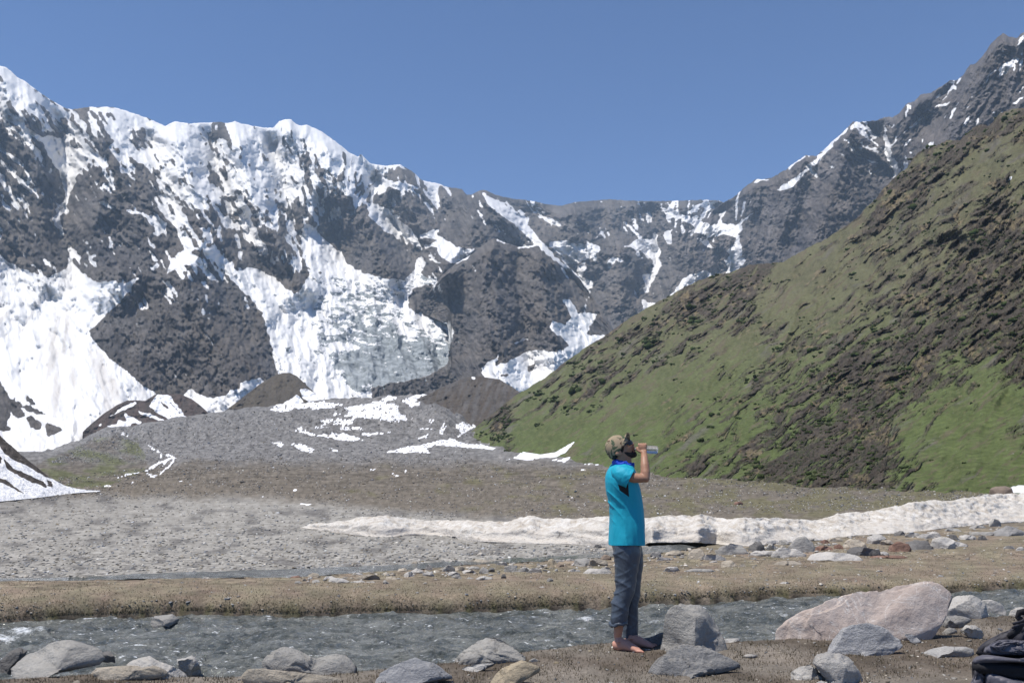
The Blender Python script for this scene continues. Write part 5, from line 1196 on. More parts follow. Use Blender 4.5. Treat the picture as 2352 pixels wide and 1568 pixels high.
# materials
def skin_mat():
    b = MatB('skin'); co = b.coord('Object')
    c = b.mix(b.rng(b.noise(18, 4, 0.6, co), 0.35, 0.7, 0, 1), (0.30, 0.155, 0.095), (0.39, 0.215, 0.14))
    # paler, redder feet
    z = b.add('ShaderNodeSeparateXYZ'); b.l.new(co, z.inputs[0])
    c = b.mix(b.rng(z.outputs['Z'], 0.10, 0.20, 1, 0), c, (0.50, 0.26, 0.185))
    return b.done(c, 0.5, b.bump(b.noise(120, 3, 0.6, co), 0.15, 0.004), 0.35, Subsurface_Weight=0.06)
MAT_SKIN = skin_mat()
def cloth_mat(name, c1_, c2_, rough, weave=260, wrk=0.5, scale=9, sheen=0.0, spec=0.25, attr=False):
    b = MatB(name); co = b.coord('Object')
    base = b.mix(b.rng(b.noise(7, 4, 0.6, co), 0.3, 0.7, 0, 1), c1_, c2_)
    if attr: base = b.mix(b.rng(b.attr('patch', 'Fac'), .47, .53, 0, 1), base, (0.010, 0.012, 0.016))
    h1 = b.noise(scale, 4, 0.5, b.mapping(co, (1, 1, 0.45), (0.0, 0.6, 0.0)), 1.2)
    h = b.math('ADD', b.math('MULTIPLY', h1, wrk), b.math('MULTIPLY', b.noise(weave, 2, 0.5, co), 0.02))
    return b.done(base, rough, b.bump(h, 0.6, 0.03), spec, Sheen_Weight=sheen)
MAT_SHIRT = cloth_mat('turquoise jersey', (0.010, 0.295, 0.405), (0.014, 0.335, 0.455), 0.6, wrk=0.7, scale=5, attr=True)
MAT_TROUS = cloth_mat('slate trousers', (0.050, 0.062, 0.082), (0.066, 0.080, 0.102), 0.36, wrk=0.6, scale=11, spec=0.5)
MAT_GAIT = cloth_mat('blue gaiter', (0.010, 0.045, 0.40), (0.02, 0.09, 0.55), 0.65, wrk=0.8, scale=26)
b = MatB('camouflage cloth'); co = b.coord('Object')
v_ = b.noise(16, 2, 0.5, co, 1.4); v2_ = b.noise(14, 2, 0.5, b.mapping(co, loc=(3, 1, 2)), 1.4)
cc = b.mix(b.rng(v_, 0.56, 0.575, 0, 1), (0.30, 0.235, 0.158), (0.070, 0.095, 0.058))
cc = b.mix(b.rng(v2_, 0.62, 0.635, 0, 1), cc, (0.105, 0.065, 0.042))
cc = b.mix(b.rng(b.noise(12, 2, 0.5, b.mapping(co, loc=(7, 4, 2)), 1.2), 0.68, 0.69, 0, 1), cc, (0.03, 0.03, 0.03))
MAT_CAMO = b.done(cc, 0.85, b.bump(b.noise(300, 2, 0.5, co), 0.2, 0.002), 0.15)
b = MatB('black hair'); co = b.coord('Object')
MAT_HAIR = b.done(b.mix(b.rng(b.noise(90, 4, 0.7, co), 0.3, 0.7, 0, 1), (0.010, 0.008, 0.007), (0.030, 0.022, 0.018)), 0.6, b.bump(b.noise(150, 4, 0.7, co), 0.6, 0.006), 0.3)
b = MatB('dark lenses'); MAT_LENS = b.done((0.008, 0.008, 0.009), 0.08, None, 0.6)

YT = YM                                            # middle of the trunk
ORG = G((2300 + 620 / 3.136) / 1.7415, (2130 + 1440 / 3.136) / 1.7415); ORG = Vector((ORG.x, ORG.y, ORG.z))
man = bpy.data.objects.new('person', None); link(man); man.location = ORG
tag(man, 'barefoot man in a turquoise T-shirt and camouflage cap drinking from a bottle', 'person')
F_ = Vector((0.84, 0, 0.54)); U_ = Vector((-0.54, 0, 0.84)); L_ = Vector((0, 1, 0)); AX = (F_, L_, U_)
k = PXM
# --- skin: head, neck, trunk core, both arms, hand, lower legs and feet as one surface
S = []
S.append(ball(c6(530, 322, YT), (132 * k, .075, 120 * k), AX))
S.append(ball(c6(632, 335, YT), (82 * k, .060, 118 * k), AX))
S.append(loft([c6(585, 405, YT), c6(640, 418, YT), c6(700, 424, YT), c6(748, 424, YT), c6(768, 424, YT)], [(40 * k, .058), (48 * k, .056), (46 * k, .046), (38 * k, .032), (20 * k, .02)]))
S.append(ball(c6(706, 288, YT), (24 * k, .013, 30 * k), AX)); S.append(ball(c6(724, 306, YT), (22 * k, .017, 17 * k), AX)); S.append(ball(c6(690, 322, YT), (30 * k, .032, 30 * k), AX))
S.append(ball(c6(714, 347, YT), (32 * k, .028, 26 * k), AX)); S.append(ball(c6(735, 386, YT), (24 * k, .025, 15 * k), AX)); S.append(ball(c6(735, 347, YT), (17 * k, .023, 12 * k), AX))
ear_ax = (Vector((0.5, 0, 0.86)), L_, Vector((-0.86, 0, 0.5)))
S.append(ball(c6(543, 410, YT - .076), (44 * k, .008, 30 * k), AX)); S.append(ball(c6(572, 424, YT - .075), (22 * k, .007, 14 * k), AX))
S.append(loft([c6(590, 380, YT), c6(598, 470, YT), c6(600, 560, YT), c6(596, 640, YT)], [(100 * k, .062), (108 * k, .060), (112 * k, .064), (130 * k, .09)]))
S.append(loft([c6(590, 620, YT), c6(590, 780, YT), c6(620, 1000, YT), c6(645, 1250, YT), c6(650, 1600, YT)], [(110 * k, .13), (150 * k, .15), (140 * k, .14), (150 * k, .13), (150 * k, .13)]))
# right arm, raised
YS, YE, YW = YT - .185, YT - .20, YT - .075
S.append(loft([c6(560, 660, YS), c6(640, 705, YS), c6(740, 722, YS - .01), c6(830, 728, YE), c6(890, 726, YE)], [(55 * k, .036), (58 * k, .040), (60 * k, .041), (55 * k, .038), (45 * k, .033)]))
S.append(ball(c6(890, 735, YE), (44 * k, .034, 44 * k)))
S.append(loft([c6(886, 738, YE), c6(882, 660, YE + .015), c6(876, 570, YE + .04), c6(870, 480, YE + .075), c6(865, 420, YW - .005), c6(858, 385, YW)], [(50 * k, .036), (58 * k, .039), (54 * k, .036), (44 * k, .029), (38 * k, .023), (40 * k, .019)]))
YB = YT - .02                                              # bottle axis
YH = YB - .040                                             # back of the hand
S.append(loft([c6(862, 410, YW), c6(855, 375, YH), c6(848, 335, YH), c6(846, 308, YH + .006)], [(38 * k, .019), (46 * k, .015), (55 * k, .013), (54 * k, .011)]))
for i, (fx, ln) in enumerate([(800, 1.0), (831, 1.08), (861, 1.0), (889, .85)]):
    S.append(loft([c6(fx + (845 - fx) * .25, 335, YH), c6(fx, 306, YH + .002), c6(fx, 297, YH + .022), c6(fx - 2, 304, YB + .012), c6(fx - 3, 330 + 18 * ln, YB + .036)], [.0085, .0095, .0092, .0085, .0065], seg=10))
S.append(loft([c6(832, 395, YH + .004), c6(806, 392, YH), c6(784, 375, YH + .006), c6(778, 348, YH + .012), c6(780, 335, YH + .016)], [.013, .0115, .0100, .0090, .0060], seg=10))
# left arm, hanging on the far side of the trunk
S.append(loft([c6(560, 650, YT + .19), c6(560, 850, YT + .235), c6(600, 1080, YT + .23), c6(650, 1300, YT + .21), c6(668, 1420, YT + .20)], [.052, .045, .040, .030, .024]))
S.append(loft([c6(668, 1410, YT + .20), c6(680, 1480, YT + .198), c6(690, 1530, YT + .195)], [(.040, .015), (.042, .014), (.03, .011)]))
for i in range(4):
    S.append(loft([c6(655 + 22 * i, 1510, YT + .196), c6(662 + 22 * i, 1570, YT + .193), c6(660 + 20 * i, 1612, YT + .186)], [.0088, .0082, .006], seg=10))
S.append(loft([c6(720, 1440, YT + .198), c6(738, 1500, YT + .185), c6(735, 1545, YT + .178)], [.011, .009, .006], seg=10))
# legs and feet
NF = G((2300 + 470 / 3.136) / 1.7415, (2130 + 1458 / 3.136) / 1.7415); NT = G((2300 + 800 / 3.136) / 1.7415, (2130 + 1488 / 3.136) / 1.7415)
FF = G((2300 + 625 / 3.136) / 1.7415, (2130 + 1412 / 3.136) / 1.7415); FT = G((2300 + 900 / 3.136) / 1.7415, (2130 + 1428 / 3.136) / 1.7415)
def foot(h, t, side):
    d = (t - h); ln = .245; d.normalize(); lt = Vector((-d.y, d.x, 0)).normalized()
    o = Vector(h); o.z = max(h.z, t.z) - 0.006
    out = []
    pr = [(.005, .034, .030, .024), (.035, .040, .040, .031), (.075, .048, .048, .035), (.115, .042, .042, .038), (.155, .031, .031, .042), (.19, .022, .022, .044), (.212, .016, .016, .042)]
    out.append(loft([o + d * s + Vector((0, 0, zc)) for s, zc, a, b_ in pr], [(a, b_) for s, zc, a, b_ in pr], lat=lt))
    for i in range(5):
        q = (i - 2) * .0175
        l_ = [.252, .245, .238, .230, .220][i if side > 0 else 4 - i]; r_ = [.0125, .0095, .009, .0085, .0085][i if side > 0 else 4 - i]
        out.append(loft([o + d * .19 + lt * q + Vector((0, 0, .016)), o + d * (l_ - .02) + lt * q + Vector((0, 0, .017)), o + d * l_ + lt * q + Vector((0, 0, .011))], [r_, r_, r_ * .7], seg=10))
    ank = o + d * .055 + Vector((0, 0, .085))
    for s_ in (-1, 1): out.append(ball(o + d * .055 + lt * (s_ * .030) + Vector((0, 0, .072)), .013))
    return out, ank
fn_, an = foot(NF, NT, 1); ff_, af = foot(FF, FT, -1)
S += fn_ + ff_
for ys_, ye_, xa in ((YT - .085, NF.y, (600, 620, 600, 548)), (YT + .085, FF.y, (680, 705, 705, 690))):
    S.append(loft([c7(xa[0], 20, ys_), c7(xa[1], 350, ys_), c7(xa[2], 700, ys_), c7(xa[3], 1000, ys_), c7(xa[3], 1080, ys_)], [.06, .055, .048, .044, .046]))
S.append(loft([c7(545, 1000, YT - .085), c7(548, 1140, YT - .085), c7(544, 1220, (YT - .085 + NF.y) / 2), c7(535, 1300, NF.y), an, an - Vector((0, 0, .05))], [(64 * k, .052), (60 * k, .047), (55 * k, .042), (46 * k, .034), (.034, .030), (.038, .032)]))
S.append(loft([c7(690, 1000, YT + .085), c7(690, 1180, YT + .085), c7(680, 1300, (YT + .085 + FF.y) / 2), af, af - Vector((0, 0, .05))], [(64 * k, .052), (56 * k, .045), (46 * k, .036), (.034, .030), (.038, .032)]))
body = fused('body', S, 0.0052, 3, MAT_SKIN, man, ORG)

# --- shirt
def rings(rows, conv, Yc, seg=84, sup=2.35):
    V = []
    for (cy, xl, xr, hw) in rows:
        pl = conv(xl, cy, Yc); pr = conv(xr, cy, Yc)
        c = (pl + pr) / 2; hx = (pr - pl).length / 2
        for j in range(seg):
            a = 2 * math.pi * j / seg
            ca, sa = math.cos(a), math.sin(a)
            ca = math.copysign(abs(ca) ** (2 / sup), ca); sa = math.copysign(abs(sa) ** (2 / sup), sa)
            V.append(c + Vector((hx * ca, hw * sa, 0)))
    return np.array([tuple(v) for v in V])
def resample(tab, n):
    t = np.array(tab, float); y = np.linspace(t[0, 0], t[-1, 0], n)
    # smooth interpolation
    return [(yy, *[float(np.interp(yy, t[:, 0], t[:, i])) for i in range(1, t.shape[1])]) for yy in y]
def soften(rows, it=6):
    a = np.array(rows)
    for _ in range(it):
        b_ = a.copy(); b_[1:-1, 1:] = (a[:-2, 1:] + 2 * a[1:-1, 1:] + a[2:, 1:]) / 4; a = b_
    return [tuple(r) for r in a]
SEG = 150
srow = soften(resample([(545, 520, 675, .072), (565, 482, 700, .105), (590, 448, 725, .150), (620, 422, 742, .182), (660, 403, 752, .200), (710, 390, 762, .207), (770, 386, 778, .205), (850, 392, 806, .196), (930, 405, 822, .186), (1010, 428, 834, .178), (1080, 443, 842, .174), (1180, 449, 851, .176), (1300, 445, 862, .182), (1420, 436, 862, .187), (1500, 433, 860, .189), (1530, 432, 857, .189)], 180), 5)
SV = rings(srow, c6, YT, SEG)
nr = len(srow)
ang = np.tile(np.linspace(0, 2 * np.pi, SEG, endpoint=False), nr); hh = SV[:, 2] - ORG.z
rad = SV - np.repeat(np.array([SV[i * SEG:(i + 1) * SEG].mean(0) for i in range(nr)]), SEG, 0)
rad[:, 2] = 0; rad /= np.maximum(np.linalg.norm(rad, axis=1), 1e-6)[:, None]
srow_t = np.repeat(np.linspace(0, 1, nr), SEG)
def creases(u, v, seed, sharp=2.2):
    """long soft folds: crests of a warped wave, fading in and out"""
    ph = u + 0.9 * fbm(u * .35, v * .35, 3, seed)
    return (1 - np.abs(np.sin(ph))) ** sharp * np.clip(.45 + 1.1 * fbm(u * .21 + 7, v * .5, 2, seed + 9), 0, 1)
cxr, syr = np.cos(ang), np.sin(ang)
fold = 0.005 * fbm(cxr * 2.2 + hh * 1.5, syr * 2.2 + hh * 3.0, 3, 701)
fold = fold + 0.017 * creases(hh * 30 + cxr * 5.5, syr * 2 + hh * 3, 702) * sstep(.25, -.6, cxr) * sstep(.20, .40, srow_t) * sstep(.78, .6, srow_t)
fold = fold + 0.006 * creases(hh * 7 + cxr * 6 + syr * 2, hh * 2, 703) * sstep(.45, .7, srow_t)
fold = fold + 0.007 * np.sin(ang * 5 + 1.0 + hh * 4) * sstep(.75, 1.0, srow_t)
SV = SV + rad * fold[:, None]
SV[:, 2] -= 0.016 * np.abs(np.cos(ang)) ** 2 * sstep(.9, 1.0, srow_t)
pxs, pys = to_px(SV[:, 0], SV[:, 1], SV[:, 2])
cx6 = (pxs * 1.7415 - 2300) * 3.136; cy6 = (pys * 1.7415 - 1680) * 3.136
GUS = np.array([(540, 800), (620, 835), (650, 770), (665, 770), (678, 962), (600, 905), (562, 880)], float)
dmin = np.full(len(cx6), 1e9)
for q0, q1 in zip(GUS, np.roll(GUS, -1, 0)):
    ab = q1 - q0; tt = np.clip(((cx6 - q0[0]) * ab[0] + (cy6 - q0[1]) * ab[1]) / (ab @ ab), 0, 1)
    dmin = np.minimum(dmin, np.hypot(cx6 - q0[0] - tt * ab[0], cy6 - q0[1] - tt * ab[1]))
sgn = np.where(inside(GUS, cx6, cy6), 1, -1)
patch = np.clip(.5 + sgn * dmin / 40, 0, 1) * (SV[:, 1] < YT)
shirt = mesh_np('shirt', SV - np.array(ORG), np.concatenate([np.stack([(i * SEG + np.arange(SEG)), (i * SEG + (np.arange(SEG) + 1) % SEG), ((i + 1) * SEG + (np.arange(SEG) + 1) % SEG), ((i + 1) * SEG + np.arange(SEG))], -1) for i in range(nr - 1)]), MAT_SHIRT, True, None, {'patch': patch}, man)
shirt.modifiers.new('s', 'SOLIDIFY').thickness = 0.003
def sleeve(path, radii, name='sleeve'):
    V, F = loft(path, radii, seg=56, cap=False)
    V = [v + Vector((0, 0, 0)) for v in V]
    A = np.array([tuple(v) for v in V])
    A[:, 2] += 0.005 * fbm(A[:, 0] * 22, A[:, 2] * 22 + A[:, 1] * 9, 3, 705)
    A[:, 1] += 0.006 * fbm(A[:, 0] * 18 + 4, A[:, 2] * 22, 3, 706)
    o = plain(name, [Vector(a) for a in A], F, MAT_SHIRT, shirt, ORG, thick=.003)
    return o
def dense(path, radii, n):
    p = np.array([tuple(q) for q in path]); r = np.array(radii); t = np.linspace(0, 1, len(p)); s = np.linspace(0, 1, n)
    return [Vector([float(np.interp(x, t, p[:, i])) for i in range(3)]) for x in s], [tuple(float(np.interp(x, t, r[:, i])) for i in range(2)) for x in s]
pth, rd = dense([c6(540, 648, YT - .105), c6(560, 662, YT - .150), c6(600, 690, YT - .178), c6(645, 713, YT - .190), c6(692, 736, YT - .196)], [(84 * k, .060), (98 * k, .064), (106 * k, .060), (112 * k, .058), (115 * k, .058)], 40)
sleeve(pth, rd)
pth, rd = dense([c6(520, 600, YT + .11), c6(545, 660, YT + .165), c6(555, 760, YT + .215), c6(560, 850, YT + .232)], [(.06, .06), (.075, .07), (.072, .065), (.07, .064)], 20)
sleeve(pth, rd)
# --- trousers
def leg(rows, Yc, name=None):
    rows = soften(resample(rows, 74), 3)
    V = rings(rows, c7, Yc, 48, 2.15)
    F = [(i * 48 + j, i * 48 + (j + 1) % 48, (i + 1) * 48 + (j + 1) % 48, (i + 1) * 48 + j) for i in range(len(rows) - 1) for j in range(48)]
    F.append(tuple(range(48))[::-1]); F.append(tuple(range((len(rows) - 1) * 48, len(rows) * 48)))
    return [Vector(v) for v in V], F
T = [leg([(40, 510, 780, .080), (100, 492, 800, .088), (160, 474, 822, .096), (250, 482, 828, .098), (400, 497, 800, .092), (560, 505, 772, .086), (640, 508, 760, .082), (720, 500, 745, .080), (800, 480, 722, .079), (860, 465, 700, .078), (930, 460, 680, .076), (1000, 457, 664, .075), (1070, 448, 650, .074), (1130, 452, 640, .072), (1150, 470, 632, .068)], YT - .085),
     leg([(40, 510, 790, .080), (100, 500, 815, .088), (160, 492, 840, .096), (250, 500, 850, .098), (450, 560, 845, .090), (620, 590, 835, .084), (760, 600, 820, .080), (860, 603, 802, .078), (920, 604, 790, .076), (960, 603, 796, .074), (1100, 600, 790, .072), (1305, 600, 781, .072)], YT + .085),
     loft([c7(645, 0, YT), c7(645, 90, YT), c7(655, 200, YT), c7(660, 290, YT)], [(185 * k, .155), (190 * k, .165), (175 * k, .165), (120 * k, .12)], seg=40)]
trous = fused('trousers', T, 0.0062, 4, MAT_TROUS, man, ORG)
tm = trous.data
tv = np.zeros(len(tm.vertices) * 3); tm.vertices.foreach_get('co', tv); tv = tv.reshape(-1, 3)
tn_ = np.zeros(len(tm.vertices) * 3); tm.vertices.foreach_get('normal', tn_); tn_ = tn_.reshape(-1, 3)
zz_ = tv[:, 2]; xx_ = tv[:, 0]; yy_ = tv[:, 1]
wr = creases(zz_ * 34 + xx_ * 22 + yy_ * 8, xx_ * 6 + zz_ * 3, 711, 2.0) + .6 * creases(zz_ * 52 - xx_ * 30, yy_ * 9 + zz_ * 4, 712, 2.0)
backm = .35 + .65 * sstep(.06, -.08, xx_ + .02)
damp = sstep(.86, .74, zz_)
tv = tv + tn_ * ((0.011 * wr * backm + 0.007 * fbm(xx_ * 9, zz_ * 6, 2, 713)) * (.1 + .9 * damp) - .004 * (1 - damp))[:, None]
tm.vertices.foreach_set('co', tv.astype(np.float32).ravel()); tm.update()
# rolled cuff on the near leg
cuffc = c7(545, 1128, YT - .085)
CV = []; CF = []
for i in range(40):
    a = 2 * math.pi * i / 40
    cen = cuffc + Vector((95 * k * math.cos(a), .068 * math.sin(a), -.010 * math.cos(a) * -1 + .006 * math.sin(3 * a)))
    for j in range(12):
        q = 2 * math.pi * j / 12
        rr_ = .0115 + .003 * math.sin(7 * a + j) + .002 * math.sin(11 * a)
        CV.append(cen + Vector((math.cos(a) * math.cos(q) * rr_, math.sin(a) * math.cos(q) * rr_, math.sin(q) * rr_ * 1.25)))
CF = [(i * 12 + j, ((i + 1) % 40) * 12 + j, ((i + 1) % 40) * 12 + (j + 1) % 12, i * 12 + (j + 1) % 12) for i in range(40) for j in range(12)]
plain('rolled_cuff', CV, CF, MAT_TROUS, trous, ORG)
# --- hair, beard, glasses, cap, gaiter
fused('hair', [ball(c6(512, 335, YT), (130 * k, .081, 128 * k), AX), ball(c6(490, 430, YT), (52 * k, .070, 70 * k)), loft([c6(590, 290, YT), c6(585, 400, YT)], [(26 * k, .0765), (18 * k, .070)])], .005, 3, MAT_HAIR, man, ORG)
fused('beard', [loft([c6(588, 385, YT), c6(618, 412, YT), c6(655, 426, YT), c6(705, 428, YT), c6(752, 427, YT), c6(773, 425, YT)], [(48 * k, .0615), (58 * k, .0610), (55 * k, .0570), (49 * k, .0475), (40 * k, .034), (22 * k, .021)]), ball(c6(723, 338, YT), (14 * k, .026, 9 * k), AX), loft([c6(690, 360, YT), c6(718, 405, YT)], [(18 * k, .038), (16 * k, .034)])], .0045, 3, MAT_HAIR, man, ORG)
gl = bpy.data.objects.new('sunglasses', None)
GV, GF = [], []
for i in range(21):
    s_ = -1 + 2 * i / 20
    for j in range(6):
        t_ = j / 5
        bulge = .020 * (1 - s_ * s_)
        p_ = c6(668, 262, YT) + L_ * (s_ * .069) + F_ * (bulge - .028 * abs(s_) ** 3) - U_ * (t_ * .038 * (1 - .25 * abs(s_) ** 4)) + F_ * (.004 * math.sin(t_ * 3.1))
        GV.append(p_)
GF = [(i * 6 + j, (i + 1) * 6 + j, (i + 1) * 6 + j + 1, i * 6 + j + 1) for i in range(20) for j in range(5)]
glo = plain('sunglasses', GV, GF, MAT_LENS, man, ORG, thick=.003)
for s_ in (-1, 1):
    V_, Fq = loft([c6(650, 285, YT + s_ * .071), c6(600, 330, YT + s_ * .080), c6(552, 378, YT + s_ * .083)], [(.007, .0018), (.0055, .0018), (.004, .0018)], seg=8)
    plain('temple_arm', V_, Fq, MAT_LENS, glo, ORG)
CVs, CFs = [], []
cc_ = c6(520, 312, YT); n_r, n_s = 18, 48
e1 = (c6(650, 246, YT) - c6(440, 468, YT)).normalized(); e3 = Vector((-e1.z, 0, e1.x))
if e3.z < 0: e3 = -e3
mid_ = (c6(650, 246, YT) + c6(440, 468, YT)) / 2; half = (c6(650, 246, YT) - c6(440, 468, YT)).length / 2
for i in range(n_r):
    t_ = i / (n_r - 1) * math.pi / 2
    for j in range(n_s):
        a = 2 * math.pi * j / n_s
        f_ = math.cos(a); r_ = math.cos(t_) ** .85
        hgt = 180 * k * math.sin(t_) ** 1.0
        CVs.append(mid_ + e1 * (half * 1.05 * r_ * f_ + .002) + L_ * (.0855 * r_ * math.sin(a)) + e3 * (hgt - .008))
CFs = [(i * n_s + j, i * n_s + (j + 1) % n_s, (i + 1) * n_s + (j + 1) % n_s, (i + 1) * n_s + j) for i in range(n_r - 1) for j in range(n_s)]
cap = plain('cap', CVs, CFs, MAT_CAMO, man, ORG, thick=.003)
BV, BF = [], []
bd_ = (c6(664, 146, YT) - c6(622, 236, YT)).normalized(); nin = Vector((bd_.z, 0, -bd_.x)); lb = Vector((.42, .90, 0)).normalized()
for i in range(15):
    t_ = i / 14
    for j in range(21):
        s_ = -1 + 2 * j / 20
        ln = 114 * k * (1 - abs(s_) ** 3.0) ** .5 if abs(s_) < 1 else 0
        base_ = c6(628, 246, YT) - e1 * (.030 * s_ * s_) + lb * (s_ * .080) + nin * (.014 * s_ * s_)
        BV.append(base_ + bd_ * (ln * t_ - .010) + nin * (.022 * s_ * s_ * t_ - .008 * math.sin(t_ * 2.4)))
BF = [(i * 21 + j, i * 21 + j + 1, (i + 1) * 21 + j + 1, (i + 1) * 21 + j) for i in range(14) for j in range(20)]
plain('brim', BV, BF, MAT_CAMO, cap, ORG, thick=.004)
ga = (c6(722, 592, YT) - c6(480, 520, YT)).normalized(); gm = (c6(722, 592, YT) + c6(480, 520, YT)) / 2; gu = Vector((-ga.z, 0, ga.x))
GVs = []
for i in range(56):
    a = 2 * math.pi * i / 56
    front = max(0, math.cos(a))
    for j in range(16):
        q = 2 * math.pi * j / 16
        rr_ = (.021 + .010 * front) * (1 + .22 * math.sin(5 * a + 2 * q) + .15 * math.sin(9 * a - 3 * q))
        GVs.append(gm + ga * ((118 * k - .006) * math.cos(a) + rr_ * .75 * math.cos(a) * math.cos(q)) + L_ * ((.070) * math.sin(a) + rr_ * .75 * math.sin(a) * math.cos(q)) + gu * (rr_ * 1.25 * math.sin(q) - .008 * front))
GFs = [(i * 16 + j, ((i + 1) % 56) * 16 + j, ((i + 1) % 56) * 16 + (j + 1) % 16, i * 16 + (j + 1) % 16) for i in range(56) for j in range(16)]
plain('neck_gaiter', GVs, GFs, MAT_GAIT, man, ORG)
# --- bottle
b = MatB('clear plastic'); MAT_CLEAR = b.done((0.93, 0.95, 0.96), 0.06, b.bump(b.noise(60, 3, .5, b.coord('Object')), .4, .006), 0.6, IOR=1.18, Transmission_Weight=0.88)
b = MatB('water in bottle'); MAT_WIN = b.done((0.86, 0.90, 0.92), 0.03, None, 0.5, IOR=1.33, Transmission_Weight=0.85)
b = MatB('orange plastic'); MAT_OR = b.done((0.62, 0.075, 0.03), 0.4, None, 0.4)
bo = c6(748, 358, YB); bt_ = c6(1038, 374, YB); bx_ = (bt_ - bo).normalized(); L_b = (bt_ - bo).length
bot = bpy.data.objects.new('water_bottle', None); link(bot); bot.location = bo
tag(bot, 'small clear plastic water bottle held to the mouth of the man', 'bottle')
prof = [(.0, .011), (.014, .011), (.016, .0135), (.022, .0135), (.026, .012), (.036, .016), (.050, .027), (.062, .0325), (.10, .0325), (.105, .0310), (.112, .0325), (.15, .0325), (L_b - .012, .0325), (L_b - .003, .029), (L_b, .022)]
V_, Fq = loft([bo + bx_ * s_ for s_, r_ in prof], [(r_, r_) for s_, r_ in prof], seg=32)
plain('bottle_body', V_, Fq, MAT_CLEAR, bot, bo)
WV = []; wn = 24
for i, s_ in enumerate(np.linspace(.06, L_b - .006, 12)):
    for j in range(wn):
        a = 2 * math.pi * j / wn
        z_ = min(math.sin(a), .18) * .0305
        WV.append(bo + bx_ * float(s_) + Vector((0, math.cos(a) * .0305, z_)))
WF = [(i * wn + j, i * wn + (j + 1) % wn, (i + 1) * wn + (j + 1) % wn, (i + 1) * wn + j) for i in range(11) for j in range(wn)] + [tuple(range(wn))[::-1], tuple(range(11 * wn, 12 * wn))]
plain('water', WV, WF, MAT_WIN, bot, bo)
V_, Fq = loft([bo + bx_ * .013, bo + bx_ * .017, bo + bx_ * .024, bo + bx_ * .027], [.0135, .0155, .0155, .0130], seg=24)
plain('cap_ring', V_, Fq, MAT_OR, bot, bo)
# ------------------------------------------------------------------ backpack at the right edge
CROPR['8'] = (7.779, 2179.7, 1366.6)
def fab(name, c1_, c2_, rough=.6):
    b = MatB(name); co = b.coord('Object')
    base = b.mix(b.rng(b.noise(9, 4, .6, co), .3, .7, 0, 1), c1_, c2_)
    h = b.math('ADD', b.math('MULTIPLY', b.noise(16, 4, .55, co, .9), .5), b.math('MULTIPLY', b.noise(420, 2, .5, co), .03))
    return b.done(base, rough, b.bump(h, .6, .018), .35)
MAT_BPG = fab('grey nylon', (.085, .082, .098), (.115, .11, .128), .5)
MAT_BPD = fab('charcoal nylon', (.028, .027, .033), (.040, .038, .046), .6)
MAT_BPK = fab('black mesh', (.008, .008, .010), (.013, .012, .015), .8)
bpD = 5.62
BPO = G(2340, 1590); BPO = Vector((P(2340, 1560, bpD).x, bpD, gz(P(2340, 1560, bpD).x, bpD)))
pack = bpy.data.objects.new('backpack', None); link(pack); pack.location = BPO
tag(pack, 'black and grey backpack lying on the soil at the bottom right corner', 'backpack')
def blob(name, pts, Dc, thick, mat, parent, seed=1, rough=.02, sub=5, sup=0.6):
    p = np.array([cq('8', q) for q in pts])
    c = np.array([(p[:, 0].min() + p[:, 0].max()) / 2, (p[:, 1].min() + p[:, 1].max()) / 2])
    q = np.concatenate([p, p[:1]]); dn_ = []
    for a, b_ in zip(q[:-1], q[1:]):
        for t in np.linspace(0, 1, 24, endpoint=False): dn_.append(a + (b_ - a) * t)
    d = np.array(dn_) - c; th = np.arctan2(-d[:, 1], d[:, 0]); rr = np.hypot(d[:, 0], d[:, 1])
    bins = np.linspace(-math.pi, math.pi, 241); Ro = np.zeros(241)
    for i, bb in enumerate(bins):
        dd = np.abs((th - bb + math.pi) % (2 * math.pi) - math.pi); k_ = dd < .03
        Ro[i] = rr[k_].max() if k_.any() else rr[dd.argmin()]
    v, f = ico(sub); v = v.copy()
    rxy = np.hypot(v[:, 0], v[:, 2]); tv_ = np.arctan2(v[:, 2], v[:, 0])
    rn = rxy ** sup
    R_ = np.interp(tv_, bins, Ro) * rn
    dy = v[:, 1] * thick * (1 + rough * 4 * n3(v, 2.2, 3, seed))
    dis = rough * n3(v + seed, 3.2, 4, seed)
    X, Y, Z = at_depth(c[0] + np.cos(tv_) * R_, c[1] - np.sin(tv_) * R_, Dc + dy + dis)
    V = np.stack([X, Y, Z], -1) - np.array(BPO)
    return mesh_np(name, V, f, mat, True, parent=parent)
def strap(name, pts, Dc, w_, mat, parent, t_=.004):
    n = len(pts); V, F = [], []
    Ds = Dc if isinstance(Dc, (list, tuple)) else [Dc] * n
    for i, q in enumerate(pts):
        a = P(*cq('8', q), Ds[i]); nx = P(*cq('8', pts[min(i + 1, n - 1)]), Ds[min(i + 1, n - 1)]) - P(*cq('8', pts[max(i - 1, 0)]), Ds[max(i - 1, 0)])
        nx.normalize(); s_ = Vector((-nx.z, -.35, nx.x)).normalized()
        V += [a + s_ * w_, a - s_ * w_]
    F = [(2 * i, 2 * i + 1, 2 * i + 3, 2 * i + 2) for i in range(n - 1)]
    return plain(name, V, F, mat, parent, BPO, thick=t_)
blob('main_body', [(400,1250),(430,1160),(520,1120),(800,1080),(1340,1080),(2100,1050),(2300,1300),(2300,1750),(1800,1850),(900,1850),(520,1800),(430,1600)], bpD + .16, .17, MAT_BPD, pack, 3, .02)
blob('back_panel', [(505,975),(640,850),(900,690),(1060,630),(1240,470),(1500,300),(1900,260),(2200,600),(2200,1150),(1300,1180),(760,1160),(540,1060)], bpD + .26, .07, MAT_BPD, pack, 4, .02)
